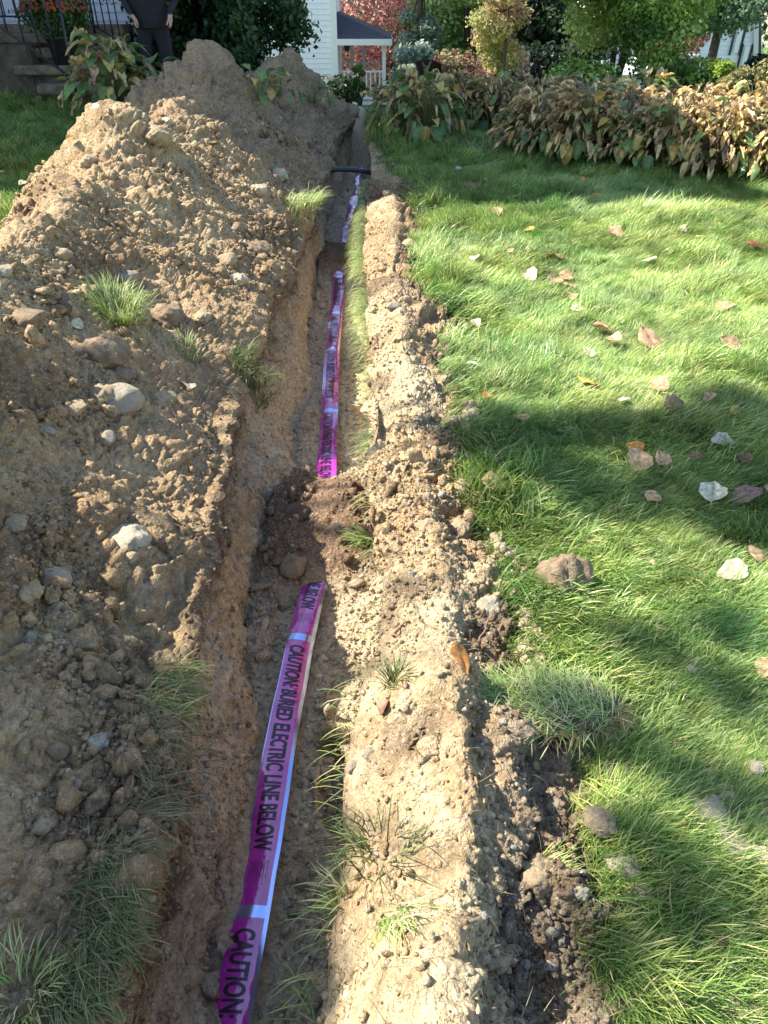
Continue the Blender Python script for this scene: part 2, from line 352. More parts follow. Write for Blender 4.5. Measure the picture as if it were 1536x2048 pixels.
D = D+mk_lawn*(.012*fbm(x_, y_, z_, 1.5, 2, 70))*edge
fade = (sm(-1.2, 0., y_)*(1-sm(13.6, 14.2, y_)))
D = D*fade
XX = XX+nx*D; YY2 = YY+ny*D; ZZ = ZZ+nz*D
# soil banks dumped in the trench, rubble shelf at the wall foot, a boot print
def bump2(cx, cy, rx, ry, p=1.): return np.exp(-(np.abs((XX-cx)/rx)**2+np.abs((YY-cy)/ry)**2)**p)
fl = np.clip(mk_floor+mk_rw*.6+mk_wall*.25, 0, 1)
m1 = bump2(-.32, 2.74, .55, .42, 1.8)*(1+.3*fbm(x_, y_, z_, 5, 3, 80)); m2 = bump2(-.45, 7.0, .5, .42, 1.8)
ZZ = ZZ+fl*(.14*m1+.15*m2)+fl*(m1+m2).clip(0, 1)*.02*domes(cu, cv, .05, 81, .7)
shelf = np.exp(-((XX-(ip(YY, FTL)+.03))/.09)**2)*mk_floor
ZZ = ZZ+shelf*(.05+.05*fbm(x_, y_, z_, 4, 3, 82))*(.5+.9*(1-sm(1., 3, YY)))
e = ((XX+.155)/.062)**2+((YY-1.36)/.17)**2
bp_ = mk_floor*(np.clip(1-e**2, 0, 1)**.35); rim = mk_floor*np.exp(-((e-1.15)/.35)**2)
ZZ = ZZ-.035*bp_+.012*rim
XX, YY, ZZ = XX, YY2, ZZ
# ---- soil colours
ntot = fbm(x_, y_, z_, 2.1, 4, 90); nfine = fbm(x_, y_, z_, 16, 3, 91); nbig = fbm(x_, y_, z_, .9, 3, 92)
cream, tan, brown, dark, orange, pinkg, grey = C(.60,.475,.285), C(.42,.29,.155), C(.23,.145,.08), C(.08,.052,.033), C(.50,.37,.225), C(.56,.44,.32), C(.50,.40,.26)
ch = mix(tan, cream, np.clip(.08+1.0*nfine+.7*ntot, 0, .8)); ch = mix(ch, brown, sm(.05, .45, -ntot+.3*nfine)*.75)
# darker topsoil near the lip
ch = mix(ch, dark*1.7, np.exp(-((XX-(ip(YY, LIPL)-.12))/.13)**2)*sm(-.1, .35, nbig+.5*nfine)*.8)
ch = mix(ch, C(.40,.275,.15)*(1+.2*nfine)[..., None], (1-sm(.15, .55, ip(YY, LIPL)-XX+.25*ntot))*sm(1.7, 2.2, YY)*(1-sm(4.6, 6., YY))*.85)
# second and third heaps are browner
far_brown = sm(6.6, 7.4, YY+.3*XX*0); ch = mix(ch, mix(C(.36, .26, .16), C(.22, .15, .09), sm(-.2, .35, nfine+.8*ntot)), far_brown*.85)
dn = np.clip(-ZZ/.5, 0, 1)
cw = mix(C(.17,.11,.065), orange, sm(.10, .34, dn+.3*ntot+.12*nfine)); cw = mix(cw, C(.50,.37,.21), sm(.1, .3, fbm(x_*.5, y_*.5, z_*7, 3, 3, 97))*.5); cw = mix(cw, C(.64,.51,.34), sm(.3, .65, dn+.3*ntot)); cw = mix(cw, brown, sm(.1, .5, fbm(x_, y_*2.2, z_*.6, 3, 3, 93))*.5)
cw = mix(cw, pinkg*(1+.25*nfine)[..., None], sm(.22, .4, dn+.15*ntot)*(1-sm(1.5, 2.1, YY))*.85)
cf = mix(grey*1.1, C(.70,.57,.38), sm(-.1, .4, ntot+.4*nfine)); cf = mix(cf, pinkg, shelf.clip(0, 1))
cf = mix(cf, C(.24,.155,.095), np.clip(m1*1.6+m2*1.3, 0, 1)*sm(-.6, .0, nfine+.35)); cf = mix(cf, dark, np.clip(m2*1.3, 0, 1)*.35)
cf = mix(cf, C(.24,.20,.155), bp_*.8)
bt = sm(.0, .28, XX-ip(YY, CRR)+.1*ntot)           # right flank of the berm: brown topsoil, with its shade put into the colour
cb = mix(cream*1.05, tan, sm(-.15, .35, -ntot+.4*nfine+.25*sm(1.2, 3, YY))*.9); cb = mix(cb, C(.27,.20,.13), bt*sm(-.5, .15, .25-nfine)*(.85-.45*sm(1.6, 2.4, YY))*(1-.3*sm(3.5, 4.5, YY)))
cb = mix(cb, C(.17,.115,.072), sm(.08, .36, fbm(x_, y_, z_, 3.2, 3, 95))*.8)
cb = mix(cb, C(.34,.27,.185), sm(.03, .14, XX-ip(YY, CRR)-.04)*(1-sm(1.15, 1.35, YY))*sm(-.3, .2, .15-nfine)*.75)  # near flank tone past the crest, part of its shade put into the colour
cb = mix(cb, brown*1.15, sm(3.2, 5, YY)*sm(-.1, .12, XX-ip(YY, CRR)+.25*ntot+.1*nfine)*.75)
cl = mix(C(.05,.06,.025), C(.10,.085,.045), sm(-.2, .4, nfine)) 
COL = cl*mk_lawn[..., None]+ch*mk_heap[..., None]+cw*mk_wall[..., None]+cf*mk_floor[..., None]+mix(cw, C(.24, .165, .10), .75+0*XX)*mk_rw[..., None]+cb*mk_berm[..., None]  # right wall: brown soil, darkened further to stand for its shade
VV = np.stack([XX, YY, ZZ], -1).reshape(-1, 3).astype(np.float32); CC = COL.reshape(-1, 3).astype(np.float32)
idx = np.arange(NR*NC).reshape(NR, NC)
QA = np.stack([idx[:-1, :-1], idx[:-1, 1:], idx[1:, 1:], idx[1:, :-1]], -1)
sgq = np.repeat(SEG[None, :-1], NR-1, 0); yq = np.repeat(Y1[:-1, None], NC-1, 1)
yc = np.minimum(yq, 14.)
def sub(sel, name, mat=None):
    Q = QA[sel]; u, inv = np.unique(Q, return_inverse=True)
    return npmesh(name, VV[u], inv.reshape(Q.shape), mat or M['soil'], CC[u])
s1 = 6.75+.18*np.sin(sgq*0+ (np.arange(NC-1)[None, :]*.02)); s2 = 10.3
isheap = (sgq >= 2) & (sgq <= 5)
H1 = isheap & (yq < s1); H2 = isheap & (yq >= s1) & (yq < s2); H3 = isheap & (yq >= s2) & (yq < 13.6)
BR = (sgq >= 14) & (sgq <= 17) & (yq < 12.6)
tag(link('soil_heap', sub(H1, 'soil_heap')), 'long pale stony soil heap filling the left side, nearest the camera', 'soil heap', 'heaps of dug soil beside the trench')
tag(link('soil_heap', sub(H2, 'soil_heap')), 'tall pointed brown soil heap in shade, behind the sunlit heap and beside the drooping plant', 'soil heap', 'heaps of dug soil beside the trench')
tag(link('soil_heap', sub(H3, 'soil_heap')), 'farthest rounded soil heap in front of the dark evergreen bush, with uprooted plants on it', 'soil heap', 'heaps of dug soil beside the trench')
tag(link('soil_ridge', sub(BR, 'soil_ridge')), 'low ridge of crumbly cream and brown soil between the trench and the right lawn', 'soil ridge')
tag(link('ground', sub(~(H1 | H2 | H3 | BR), 'ground')), 'excavated trench with brown walls and grey sandy floor', kind='structure')
# coarse surface for placing things
st = 3
ids = idx[::st, ::st]; qc = np.stack([ids[:-1, :-1], ids[:-1, 1:], ids[1:, 1:], ids[1:, :-1]], -1).reshape(-1, 4)
remap = -np.ones(NR*NC, dtype=np.int64); remap[ids.ravel()] = np.arange(ids.size)
BV = BVHTree.FromPolygons(VV[ids.ravel()].tolist(), remap[qc].tolist())
def hit(px, py):
    d = ray(px, py).normalized(); h = BV.ray_cast(Vector((0, 0, H)), d)
    if h[0] is None: p = atZ(px, py, 0); return p, Vector((0, 0, 1))
    n = h[1]; n = -n if n.z < 0 else n
    return h[0], n
def drop(x, y):
    h = BV.ray_cast(Vector((x, y, 5)), Vector((0, 0, -1)))
    if h[0] is None: return float(g(x, y))
    return h[0].z
def zc_of(p): return p.y*math.cos(TH)+(H-p.z)*math.sin(TH)

# outer terrain sheet with a hole where the detailed sheet lies
gx_ = np.unique(np.concatenate([np.linspace(-70, -6.4, 40), np.linspace(-6.4, 8.9, 30), np.linspace(8.9, 70, 40)]))
gy_ = np.unique(np.concatenate([np.linspace(-20, -1.1, 14), np.linspace(-1.1, 14.0, 40), np.linspace(14.0, 160, 90)]))
GX, GY = np.meshgrid(gx_, gy_); GZ = g(GX, GY)-.012
idg = np.arange(GX.size).reshape(GX.shape); q = np.stack([idg[:-1, :-1], idg[:-1, 1:], idg[1:, 1:], idg[1:, :-1]], -1)
cxm = (GX[:-1, :-1]+GX[1:, 1:])/2; cym = (GY[:-1, :-1]+GY[1:, 1:])/2
keep = ~((cxm > -6.4) & (cxm < 8.9) & (cym > -1.1) & (cym < 14.0))
m, nt, b = newmat('far_grass'); M['far'] = m
nn = N(nt, 'ShaderNodeTexNoise', Scale=3., Detail=8., Roughness=.7); gg = N(nt, 'ShaderNodeNewGeometry'); nt.links.new(gg.outputs['Position'], nn.inputs['Vector'])
cr = N(nt, 'ShaderNodeValToRGB'); cr.color_ramp.elements[0].color = (.035, .07, .02, 1); cr.color_ramp.elements[1].color = (.13, .19, .05, 1)
cr.color_ramp.elements[0].position = .3; cr.color_ramp.elements[1].position = .7
nt.links.new(nn.outputs[0], cr.inputs[0]); nt.links.new(cr.outputs[0], b.inputs['Base Color']); b.inputs['Roughness'].default_value = .9
tag(link('lawn', npmesh('lawn', np.stack([GX, GY, GZ], -1).reshape(-1, 3), q[keep], M['far'])), kind='structure')

# ------------------------------------------------------------------ loose clods and gravel (nobody could count it)
def icos(sub, seed, amp=.35, flat=.75):
    bm = bmesh.new(); bmesh.ops.create_icosphere(bm, subdivisions=sub, radius=1.)
    V = np.array([v.co[:] for v in bm.verts], dtype=np.float32); Fc = np.array([[v.index for v in f.verts] for f in bm.faces])
    bm.free(); r = 1+amp*fbm(V[:, 0], V[:, 1], V[:, 2], 1.1, 2, seed)+amp*.5*fbm(V[:, 0], V[:, 1], V[:, 2], 3.1, 1, seed+5)
    V = V*r[:, None]; V[:, 2] *= flat; return V, Fc
def randrot(n):
    q4 = rng.normal(size=(n, 4)); q4 /= np.linalg.norm(q4, axis=1, keepdims=True)
    w, x, y, z = q4.T
    return np.stack([1-2*(y*y+z*z), 2*(x*y-z*w), 2*(x*z+y*w), 2*(x*y+z*w), 1-2*(x*x+z*z), 2*(y*z-x*w), 2*(x*z-y*w), 2*(y*z+x*w), 1-2*(x*x+y*y)], -1).reshape(n, 3, 3)
def scatter(n, wfun, rmin, rmax, pw, subd, name, label, tone, sink=.25, seed=0):
    w = wfun.ravel(); w = w/w.sum()
    pick = rng.choice(w.size, n, p=w); P = VV[pick]+rng.normal(scale=.002, size=(n, 3)); cc = CC[pick]
    r = rmin+(rmax-rmin)*rng.random(n)**pw
    vs, fs, cs = [], [], []; off = 0
    protos = [icos(subd, 100+seed+k, .75) for k in range(8)]; kind = rng.integers(0, 8, n)
    for k in range(8):
        m_ = kind == k; nk = m_.sum(); V0, F0 = protos[k]
        Rm = randrot(nk); sc = r[m_][:, None, None]*(1+.3*rng.normal(size=(nk, 1, 3))).clip(.5, 1.6)
        Vk = np.einsum('nij,vj->nvi', Rm, V0)*sc; Vk = Vk+P[m_][:, None, :]; Vk[:, :, 2] += (r[m_]*(.5-sink))[:, None]
        ck = cc[m_][:, None, :]*(1+tone*rng.normal(size=(nk, 1, 1))).clip(.5, 1.7)
        ck = np.where(rng.random((nk, 1, 1)) < .04, C(.5, .45, .36)*(.7+.4*rng.random((nk, 1, 1))), ck)
        vs.append(Vk.reshape(-1, 3)); fs.append((F0[None]+(np.arange(nk)*len(V0))[:, None, None]+off).reshape(-1, 3)); cs.append(np.repeat(ck, len(V0), 1).reshape(-1, 3))
        off += nk*len(V0)
    o = link(name, npmesh(name, np.concatenate(vs), np.concatenate(fs), M['soil'], np.concatenate(cs)))
    return tag(o, label, 'gravel', kind='stuff')
Dm = np.sqrt(XX**2+YY**2+(ZZ-H)**2)
cell = np.abs(np.gradient(Y1))[:, None]*np.abs(np.gradient(ARC, axis=1))
vis = (YY > .35)*(YY < 13.5)*cell
prox = 1/Dm**1.7
patch = np.clip(.1+2.2*fbm(x_, y_, z_, 1.9, 3, 120), .03, 1.6)
avoid = (1-near*mk_floor*1.3).clip(0, 1)
infr = (np.abs(XX/(YY*math.cos(TH)+(H-ZZ)*math.sin(TH))) < .62)
wA = vis*prox*infr*(mk_heap*1.1*(1-.75*lowsl)*patch*(.35+2.*np.clip(1-ZZ/.8, 0, 1)*(ZZ > .03))+mk_berm*.9*sf**1.5*(.4+patch)+mk_floor*.8*avoid+mk_wall*.35)
scatter(60000, wA, .0025, .011, 2.8, 1, 'soil_crumbs', 'small loose crumbs of soil strewn over heap, ridge and trench floor', .18, seed=0)
wB = vis/Dm**1.2*infr*(mk_heap*(1-.85*lowsl)*patch**1.5*(.5+1.2*(ZZ < .6))+mk_berm*.22*patch+mk_floor*.2*avoid)
scatter(3600, wB, .009, .034, 3.4, 2, 'loose_clods', 'loose clods and pebbles lying on the soil', .15, seed=20)

_sp = [atZ(*q_) for q_ in [(1415,1650),(1455,1710),(1510,1740),(1250,1745),(1190,1655),(1425,1885),(1330,1890),(1440,2005),(1330,2000),(1170,1790),(1300,1790),(1080,1300),(1000,1020),(930,850)]]
wl = sum(np.exp(-(((XX-q_.x)**2+(YY-q_.y)**2)/(.055*(1+.25*q_.y))**2)) for q_ in _sp)
wC = vis*infr*mk_lawn*(3.*wl+1.2*np.exp(-(XX-ip(YY, EDR))/.07)*np.clip(.1+1.5*fbm(x_, y_, z_, 4, 2, 125), 0, 1))*(XX > ip(YY, EDR)-.05)/Dm
VV[:, 2] += .034; CC_ = CC; CC = np.tile(C(.50,.40,.25), (len(VV), 1))*(.75+.5*_h(np.arange(len(VV)), np.zeros(len(VV), dtype=np.int64), np.zeros(len(VV), dtype=np.int64), 3))[:, None]
scatter(3800, wC, .004, .022, 2.6, 2, 'spilt_crumbs', 'crumbs of pale soil spilt onto the grass beside the ridge', .15, seed=40)
VV[:, 2] -= .034; CC = CC_

# ------------------------------------------------------------------ stones
_rk = {}
def rock_mesh(kind, mat, n=4):
    key = (kind, mat)
    if key in _rk: return _rk[key]
    bm = bmesh.new(); bmesh.ops.create_icosphere(bm, subdivisions=n, radius=.5)
    V = np.array([v.co[:] for v in bm.verts], dtype=np.float32); Fc = np.array([[v.index for v in f.verts] for f in bm.faces]); bm.free()
    s = 300+kind*13; rr = np.random.default_rng(s)
    crumb = kind >= 8
    r = 1+.25*fbm(V[:, 0], V[:, 1], V[:, 2], 1.7, 2, s)
    V = V*r[:, None]
    for _ in range(7 if not crumb else 3):
        nrm = rr.normal(size=3); nrm /= np.linalg.norm(nrm); d = V@nrm; h = rr.uniform(.30, .42)
        V = V-np.clip(d-h, 0, None)[:, None]*nrm*.85
    nr = V/np.linalg.norm(V, axis=1, keepdims=True)
    V = V+nr*(.03*fbm(V[:, 0], V[:, 1], V[:, 2], 7, 4, s+3))[:, None]
    if crumb: V = V+nr*(.13*domes(V[:, 0]*2+V[:, 2], V[:, 1]*2-V[:, 2], .35, s, .8)+.07*domes(V[:, 0]*2-V[:, 2]*1.3, V[:, 1]*2+V[:, 2], .15, s+2, .8))[:, None]
    V[:, 2] *= .8
    _rk[key] = npmesh('stone', V, Fc, M[mat]); return _rk[key]
def stone(px, py, wpx, mat, kind, label, name='stone', asp=(1, .85, .8), cat='stone', rz=None, sink=.38):
    p, n = hit(px, py+wpx*.25); s = wpx*zc_of(p)/F*1.08
    o = link(name, rock_mesh(kind, mat)); o.scale = (s*asp[0], s*asp[1], s*asp[2])
    o.rotation_euler = (random.uniform(-.3, .3), random.uniform(-.3, .3), rz if rz is not None else random.uniform(0, 6.28))
    o.location = p+Vector((0, 0, s*asp[2]*(.4-sink)+((.045+s*.16) if p.x > ip(p.y, EDR)-.03 else 0)))
    return tag(o, label, cat)
ST = [
 (242,778,92,'rock_grey',0,'large grey granite cobble on the left heap, below the grass tuft'),
 (203,775,72,'rock_tan',8,'sandy tan lump leaning on the left side of the large grey cobble'),
 (325,790,46,'rock_tan',9,'round tan clod just right of the large grey cobble'),
 (152,806,46,'rock_tan',1,'tan stone lower left of the large grey cobble'),
 (205,688,90,'rock_brown',9,'big brown clod directly below the sunlit grass tuft'),
 (237,735,52,'rock_brown',8,'brown clod between the grass tuft and the large grey cobble'),
 (335,617,66,'rock_brown',10,'brown clod immediately right of the sunlit grass tuft'),
 (60,622,78,'rock_brown',2,'long flat brown block near the left edge of the photo, upper slope'),
 (125,602,46,'rock_dark',3,'dark angular stone right of the long flat brown block'),
 (257,546,42,'rock_grey',4,'smooth pale oval stone above the sunlit grass tuft'),
 (126,500,40,'rock_tan',5,'tan stone high on the left slope near the lawn'),
 (8,535,36,'rock_cream',4,'pale stone cut by the left edge of the photo'),
 (260,1057,88,'rock_cream',8,'big pale crumbly rock standing out on the slope left of the caution tape'),
 (108,1142,74,'rock_grey',1,'grey stone with a flat lower face near the left edge, below the big pale rock'),
 (60,1170,48,'rock_tan',9,'tan clod touching the flat-faced grey stone'),
 (25,1035,50,'rock_tan',8,'tan clod at the left edge, level with the big pale rock'),
 (262,1107,36,'rock_tan',6,'small tan stone just below the big pale rock'),
 (455,508,44,'rock_tan',2,'blocky tan stone near the top of the left trench wall'),
 (513,490,46,'rock_brown',9,'reddish clod at the left trench lip below the drooping lip grass'),
 (474,553,36,'rock_cream',10,'pale clod below the blocky tan stone near the left lip'),
 (405,625,40,'rock_tan',8,'tan clod midway between the sunlit tuft and the trench lip'),
 (112,1490,48,'rock_brown',6,'brown rounded stone low at the left of the photo'),
 (160,1265,70,'rock_tan',10,'wide crumbly clod low on the left heap'),
 (85,1640,44,'rock_tan',9,'clod in the lower left corner area above the shaded grass'),
 (60,1268,30,'rock_grey',4,'small pale grey pebble at the lower left edge'),
 (316,258,52,'rock_tan',8,'large tan clod embedded near the sunlit peak of the heap'),
 (180,316,34,'rock_tan',9,'tan clod sticking out of the heap outline against the left lawn'),
 (335,240,26,'rock_cream',10,'small pale clod on the crest just right of the sunlit peak'),
 (556,342,34,'rock_cream',9,'pale clod on the sunlit slope near the black conduit'),
 (520,372,28,'rock_cream',8,'small pale clod left of the clod near the black conduit'),
 (215,865,36,'rock_grey',4,'grey pebble on the left slope, below the large cobble'),
 (95,855,34,'rock_grey',5,'rough grey stone in the shaded band at the left'),
 (592,1010,56,'rock_dark',3,'dark rock half buried in the brown soil crossing the trench'),
 (587,1118,66,'rock_brown',5,'brown wedge-shaped rock on the trench floor above the near tape'),
 (600,1197,34,'rock_brown',6,'small brown stone lying on the end of the near tape'),
 (490,1113,24,'rock_cream',5,'white chip sticking out of the left trench wall'),
 (1122,1172,92,'rock_brown',9,'large brown rock with a pale side at the lawn edge'),
 (973,1201,56,'rock_cream',8,'round cream rock left of the large brown rock'),
 (850,1040,44,'rock_tan',2,'upright tan stone on the soil ridge'),
 (921,1047,34,'rock_tan',9,'small round stone beside the upright tan stone'),
 (741,1500,34,'rock_grey',4,'smooth grey pebble on the ridge above the bare cream slope'),
 (705,1525,30,'rock_grey',6,'dark grey pebble left of the smooth grey pebble'),
 (822,482,34,'rock_tan',4,'smooth tan stone on the far part of the ridge'),
 (920,970,36,'rock_tan',9,'tan clod at the lawn edge beside the fallen leaves'),
 (786,606,30,'rock_grey',5,'grey stone on the ridge beside the hanging grass'),
 (1078,1735,70,'rock_tan',8,'crumbly tan clod on the dark right flank of the ridge'),
 (1190,1655,54,'rock_tan',9,'crumbly clod at the edge of the grass, upper right of the ridge flank'),
 (1245,1745,62,'rock_cream',10,'cream clod fallen onto the grass right of the ridge'),
 (1408,1642,72,'rock_cream',8,'heaped cream clod on the lawn near the right edge, upper one'),
 (1448,1705,66,'rock_cream',9,'heaped cream clod on the lawn just below the upper one'),
 (1515,1735,62,'rock_cream',10,'cream clod cut by the right edge of the photo'),
 (1425,1885,34,'rock_cream',9,'pale clod on the grass near the dark red leaf'),
 (1160,1775,34,'rock_cream',8,'small cream clod right of the ridge flank'),
 (1500,1552,30,'rock_grey',5,'small pale stone in the grass at the right edge'),
 (1375,1357,22,'rock_cream',4,'tiny cream pebble alone in the grass at the right'),
 (1440,2005,52,'rock_tan',10,'crumbly clod in the bottom right corner'),
 (627,1740,22,'rock_grey',6,'small pebble on the trench floor right of the tape'),
 (150,1560,30,'rock_grey',5,'small pale pebble on the shaded lower left slope'),
]
for a in ST: stone(a[0], a[1], a[2], a[3], a[4], a[5], 'stone' if a[4] < 8 else 'soil_clod', asp=(.85, .8, 1.25) if a[5].startswith('large brown rock') else (1, .85, .8), cat='stone' if a[4] < 8 else 'soil clod')

# ------------------------------------------------------------------ caution tape
BANDS = [-.1, .96-.06, 1.966, 2.93, 3.89, 4.76, 5.57, 6.4, 7.2, 8.0, 8.85, 9.7, 10.5]
BANDS[0] = -.13; BANDS[1] = .943
TW = .105
def tape_c(Y):
    """centre, half-width, across direction and lift of the tape at Y"""
    Y = np.asarray(Y, dtype=float)
    x = ip(Y, TAPE)
    z = -.452+.012*np.sin(Y*4.1+1)+.007*np.sin(Y*9.7)+.0025*np.sin(Y*27+2*np.sin(Y*5))
    z = z+.05*sm(7.3, 8.2, Y)
    roll = .13*np.sin(Y*2.3+.5)+.12*np.sin(Y*5.1+2)+.05*np.sin(Y*13.)
    return x, z, roll
def tape_pt(Y, u, lift=0.):
    """u 0..1 from the left to the right edge"""
    Y = np.asarray(Y, dtype=float); x, z, roll = tape_c(Y)
    x2 = ip(Y+.02, TAPE); dx = (x2-x)/.02
    a = (u-.5)*TW
    narrow = 1-.12*sm(5.9, 7.2, Y)
    a = a*narrow
    arch = .010*(1-(2*u-1)**2)*(.4+.8*np.sin(Y*3.3+1.2)**2)
    curl = .006*np.clip(u-.86, 0, 1)/.14*np.sin(Y*2.1+.3)
    return np.stack([x+a*np.cos(roll)-0*dx, Y-dx*a, z+a*np.sin(roll)+arch+curl+lift], -1)
ylist = np.unique(np.round(np.concatenate([np.arange(.2, 11.2, .012)]+[[b_-.017, b_+.017] for b_ in BANDS[1:]]), 4))
UU = np.array([0, .025, .14, .26, .38, .5, .62, .74, .86, .885, .95, 1.])
YT, UT = np.meshgrid(ylist, UU, indexing='ij')
TV = tape_pt(YT, UT); nr, nc = YT.shape
ti = np.arange(nr*nc).reshape(nr, nc); tq = np.stack([ti[:-1, :-1], ti[:-1, 1:], ti[1:, 1:], ti[1:, :-1]], -1)
ym = (YT[:-1, :-1]+YT[1:, 1:])/2; um = (UT[:-1, :-1]+UT[1:, 1:])/2
foil = np.min(np.abs(ym[..., None]-np.array(BANDS)), -1) < .0165
stripe = (um > .885) & (np.abs(ym-1.3) < 1.2) | (um < .025)
tape = empty('caution_tape', (ip(1., TAPE)*1., 1., -.45)); tag(tape, 'glossy red caution tape, magenta sky sheen in its colour, laid along the trench floor', 'caution tape')
def tpart(name, sel, mat):
    Q = tq[sel]; u, inv = np.unique(Q, return_inverse=True)
    o = link(name, npmesh(name, TV.reshape(-1, 3)[u], inv.reshape(Q.shape), mat), tape); o.matrix_parent_inverse = Matrix.Translation(-tape.location); return o
film = tpart('film', ~(foil | stripe), M['film']); [tpart('foil_band', foil & ~stripe & (np.abs(ym-b_) < .0165), M['foil']) for b_ in BANDS[1:]]; tpart('edge_strip', stripe, M['foil'])
# lettering: built-in font, bent onto the tape, reading towards the camera
def text_mesh(s, bold=.02):
    cu_ = bpy.data.curves.new('t', 'FONT'); cu_.body = s; cu_.size = 1; cu_.offset = bold; cu_.resolution_u = 3
    o = bpy.data.objects.new('t', cu_); col.objects.link(o)
    bpy.context.view_layer.update(); dg = bpy.context.evaluated_depsgraph_get()
    me = bpy.data.meshes.new_from_object(o.evaluated_get(dg)); bpy.data.objects.remove(o); return me
def tape_text(s, yfar, ynear, u0, u1, name='lettering', bold=.02):
    me = text_mesh(s, bold)
    bm = bmesh.new(); bm.from_mesh(me); bmesh.ops.triangulate(bm, faces=bm.faces[:])
    for _ in range(2):
        es = [e_ for e_ in bm.edges if e_.calc_length() > .22]
        if es: bmesh.ops.subdivide_edges(bm, edges=es, cuts=1); bmesh.ops.triangulate(bm, faces=bm.faces[:])
    V = np.array([v.co[:] for v in bm.verts]); Fc = np.array([[v.index for v in f.verts] for f in bm.faces]); bm.free()
    tx_ = (V[:, 0]-V[:, 0].min())/np.ptp(V[:, 0]); ty_ = V[:, 1]/.72
    P = tape_pt(yfar+(ynear-yfar)*tx_, u0+(u1-u0)*ty_, .0016)
    o = link(name, npmesh(name, P, Fc, M['ink'], smooth=False), tape); o.matrix_parent_inverse = Matrix.Translation(-tape.location); return o
for i in range(1, len(BANDS)-3):
    far, nr_ = BANDS[i], BANDS[i-1]; L_ = far-nr_
    if i == 3: pass
    tape_text('CAUTION: BURIED ELECTRIC LINE BELOW', far-.025*L_-.02, far-.83*L_, .2, .74, bold=.026)
    # rows of illegible fine print after the words
    vs, fs = [], []
    for r_ in range(7):
        y0 = far-.86*L_; u_ = .2+r_*.085
        while y0 > nr_+.05*L_+.02+random.random()*.03:
            ln = random.uniform(.004, .014); a_y = [y0, y0-ln]
            b0 = len(vs); 
            for yy in a_y:
                for uu in (u_, u_+.018): vs.append(tape_pt(np.array(yy), uu, .0015))
            fs.append((b0, b0+1, b0+3, b0+2)); y0 -= ln+.003
    if fs:
        o = link('fine_print', npmesh('fine_print', np.array(vs), np.array(fs), M['ink'], smooth=False), tape); o.matrix_parent_inverse = Matrix.Translation(-tape.location)

# ------------------------------------------------------------------ grass
def blades(P, az, L, w, a0, a1, cols, K=4, tipc=1.15):
    """ribbons: root P, azimuth az of the lean, length L, angle from vertical a0 -> a1"""
    n = len(P); t = np.linspace(0, 1, K+1)
    ang = a0[:, None]+(a1-a0)[:, None]*t[None]**1.2
    ds = L[:, None]/K
    hx = np.concatenate([np.zeros((n, 1)), np.cumsum(np.sin(ang[:, :-1])*ds, 1)], 1); hz = np.concatenate([np.zeros((n, 1)), np.cumsum(np.cos(ang[:, :-1])*ds, 1)], 1)
    cx, sx = np.cos(az)[:, None], np.sin(az)[:, None]
    base = np.stack([P[:, 0:1]+hx*cx, P[:, 1:2]+hx*sx, P[:, 2:3]+hz], -1)
    ww = w[:, None]*np.array([1, 1, .9, .65, .08])[None, :K+1] if K == 4 else w[:, None]*np.linspace(1, .1, K+1)[None]
    side = np.stack([-sx, cx, 0*cx], -1)*ww[..., None]*.5
    V = np.stack([base-side, base+side], 2)          # n,K+1,2,3
    b0 = (np.arange(n)*(K+1)*2)[:, None]; k = np.arange(K)[None]*2
    Q = np.stack([b0+k, b0+k+1, b0+k+3, b0+k+2], -1).reshape(-1, 4)
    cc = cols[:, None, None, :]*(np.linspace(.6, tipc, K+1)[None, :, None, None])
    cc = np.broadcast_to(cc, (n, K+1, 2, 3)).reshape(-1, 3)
    return V.reshape(-1, 3), Q, cc
GREENS = np.array([[.17,.29,.07],[.24,.38,.09],[.12,.22,.06],[.32,.44,.13],[.45,.50,.20],[.63,.58,.34]])
def gcol(n, p=(.24,.25,.14,.18,.12,.07)):
    c = GREENS[rng.choice(6, n, p=p)]; return c*(1+.15*rng.normal(size=(n, 1))).clip(.6, 1.5)
protos = []
pcoll = bpy.data.collections.new('grass_patches')
for k in range(7):
    n = 74; r_ = .075*np.sqrt(rng.random(n)); th_ = rng.random(n)*6.283
    P = np.stack([r_*np.cos(th_), r_*np.sin(th_), -.012+0*r_], 1)
    az = rng.normal(scale=.55, size=n); L_ = rng.uniform(.05, .13, n)
    a0 = rng.uniform(.1, .6, n); a1 = rng.uniform(1.0, 1.75, n)
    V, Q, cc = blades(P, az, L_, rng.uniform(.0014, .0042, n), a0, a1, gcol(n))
    me = npmesh('patch', V, Q, M['grass'], cc); o = bpy.data.objects.new('patch', me); pcoll.objects.link(o); protos.append(o)
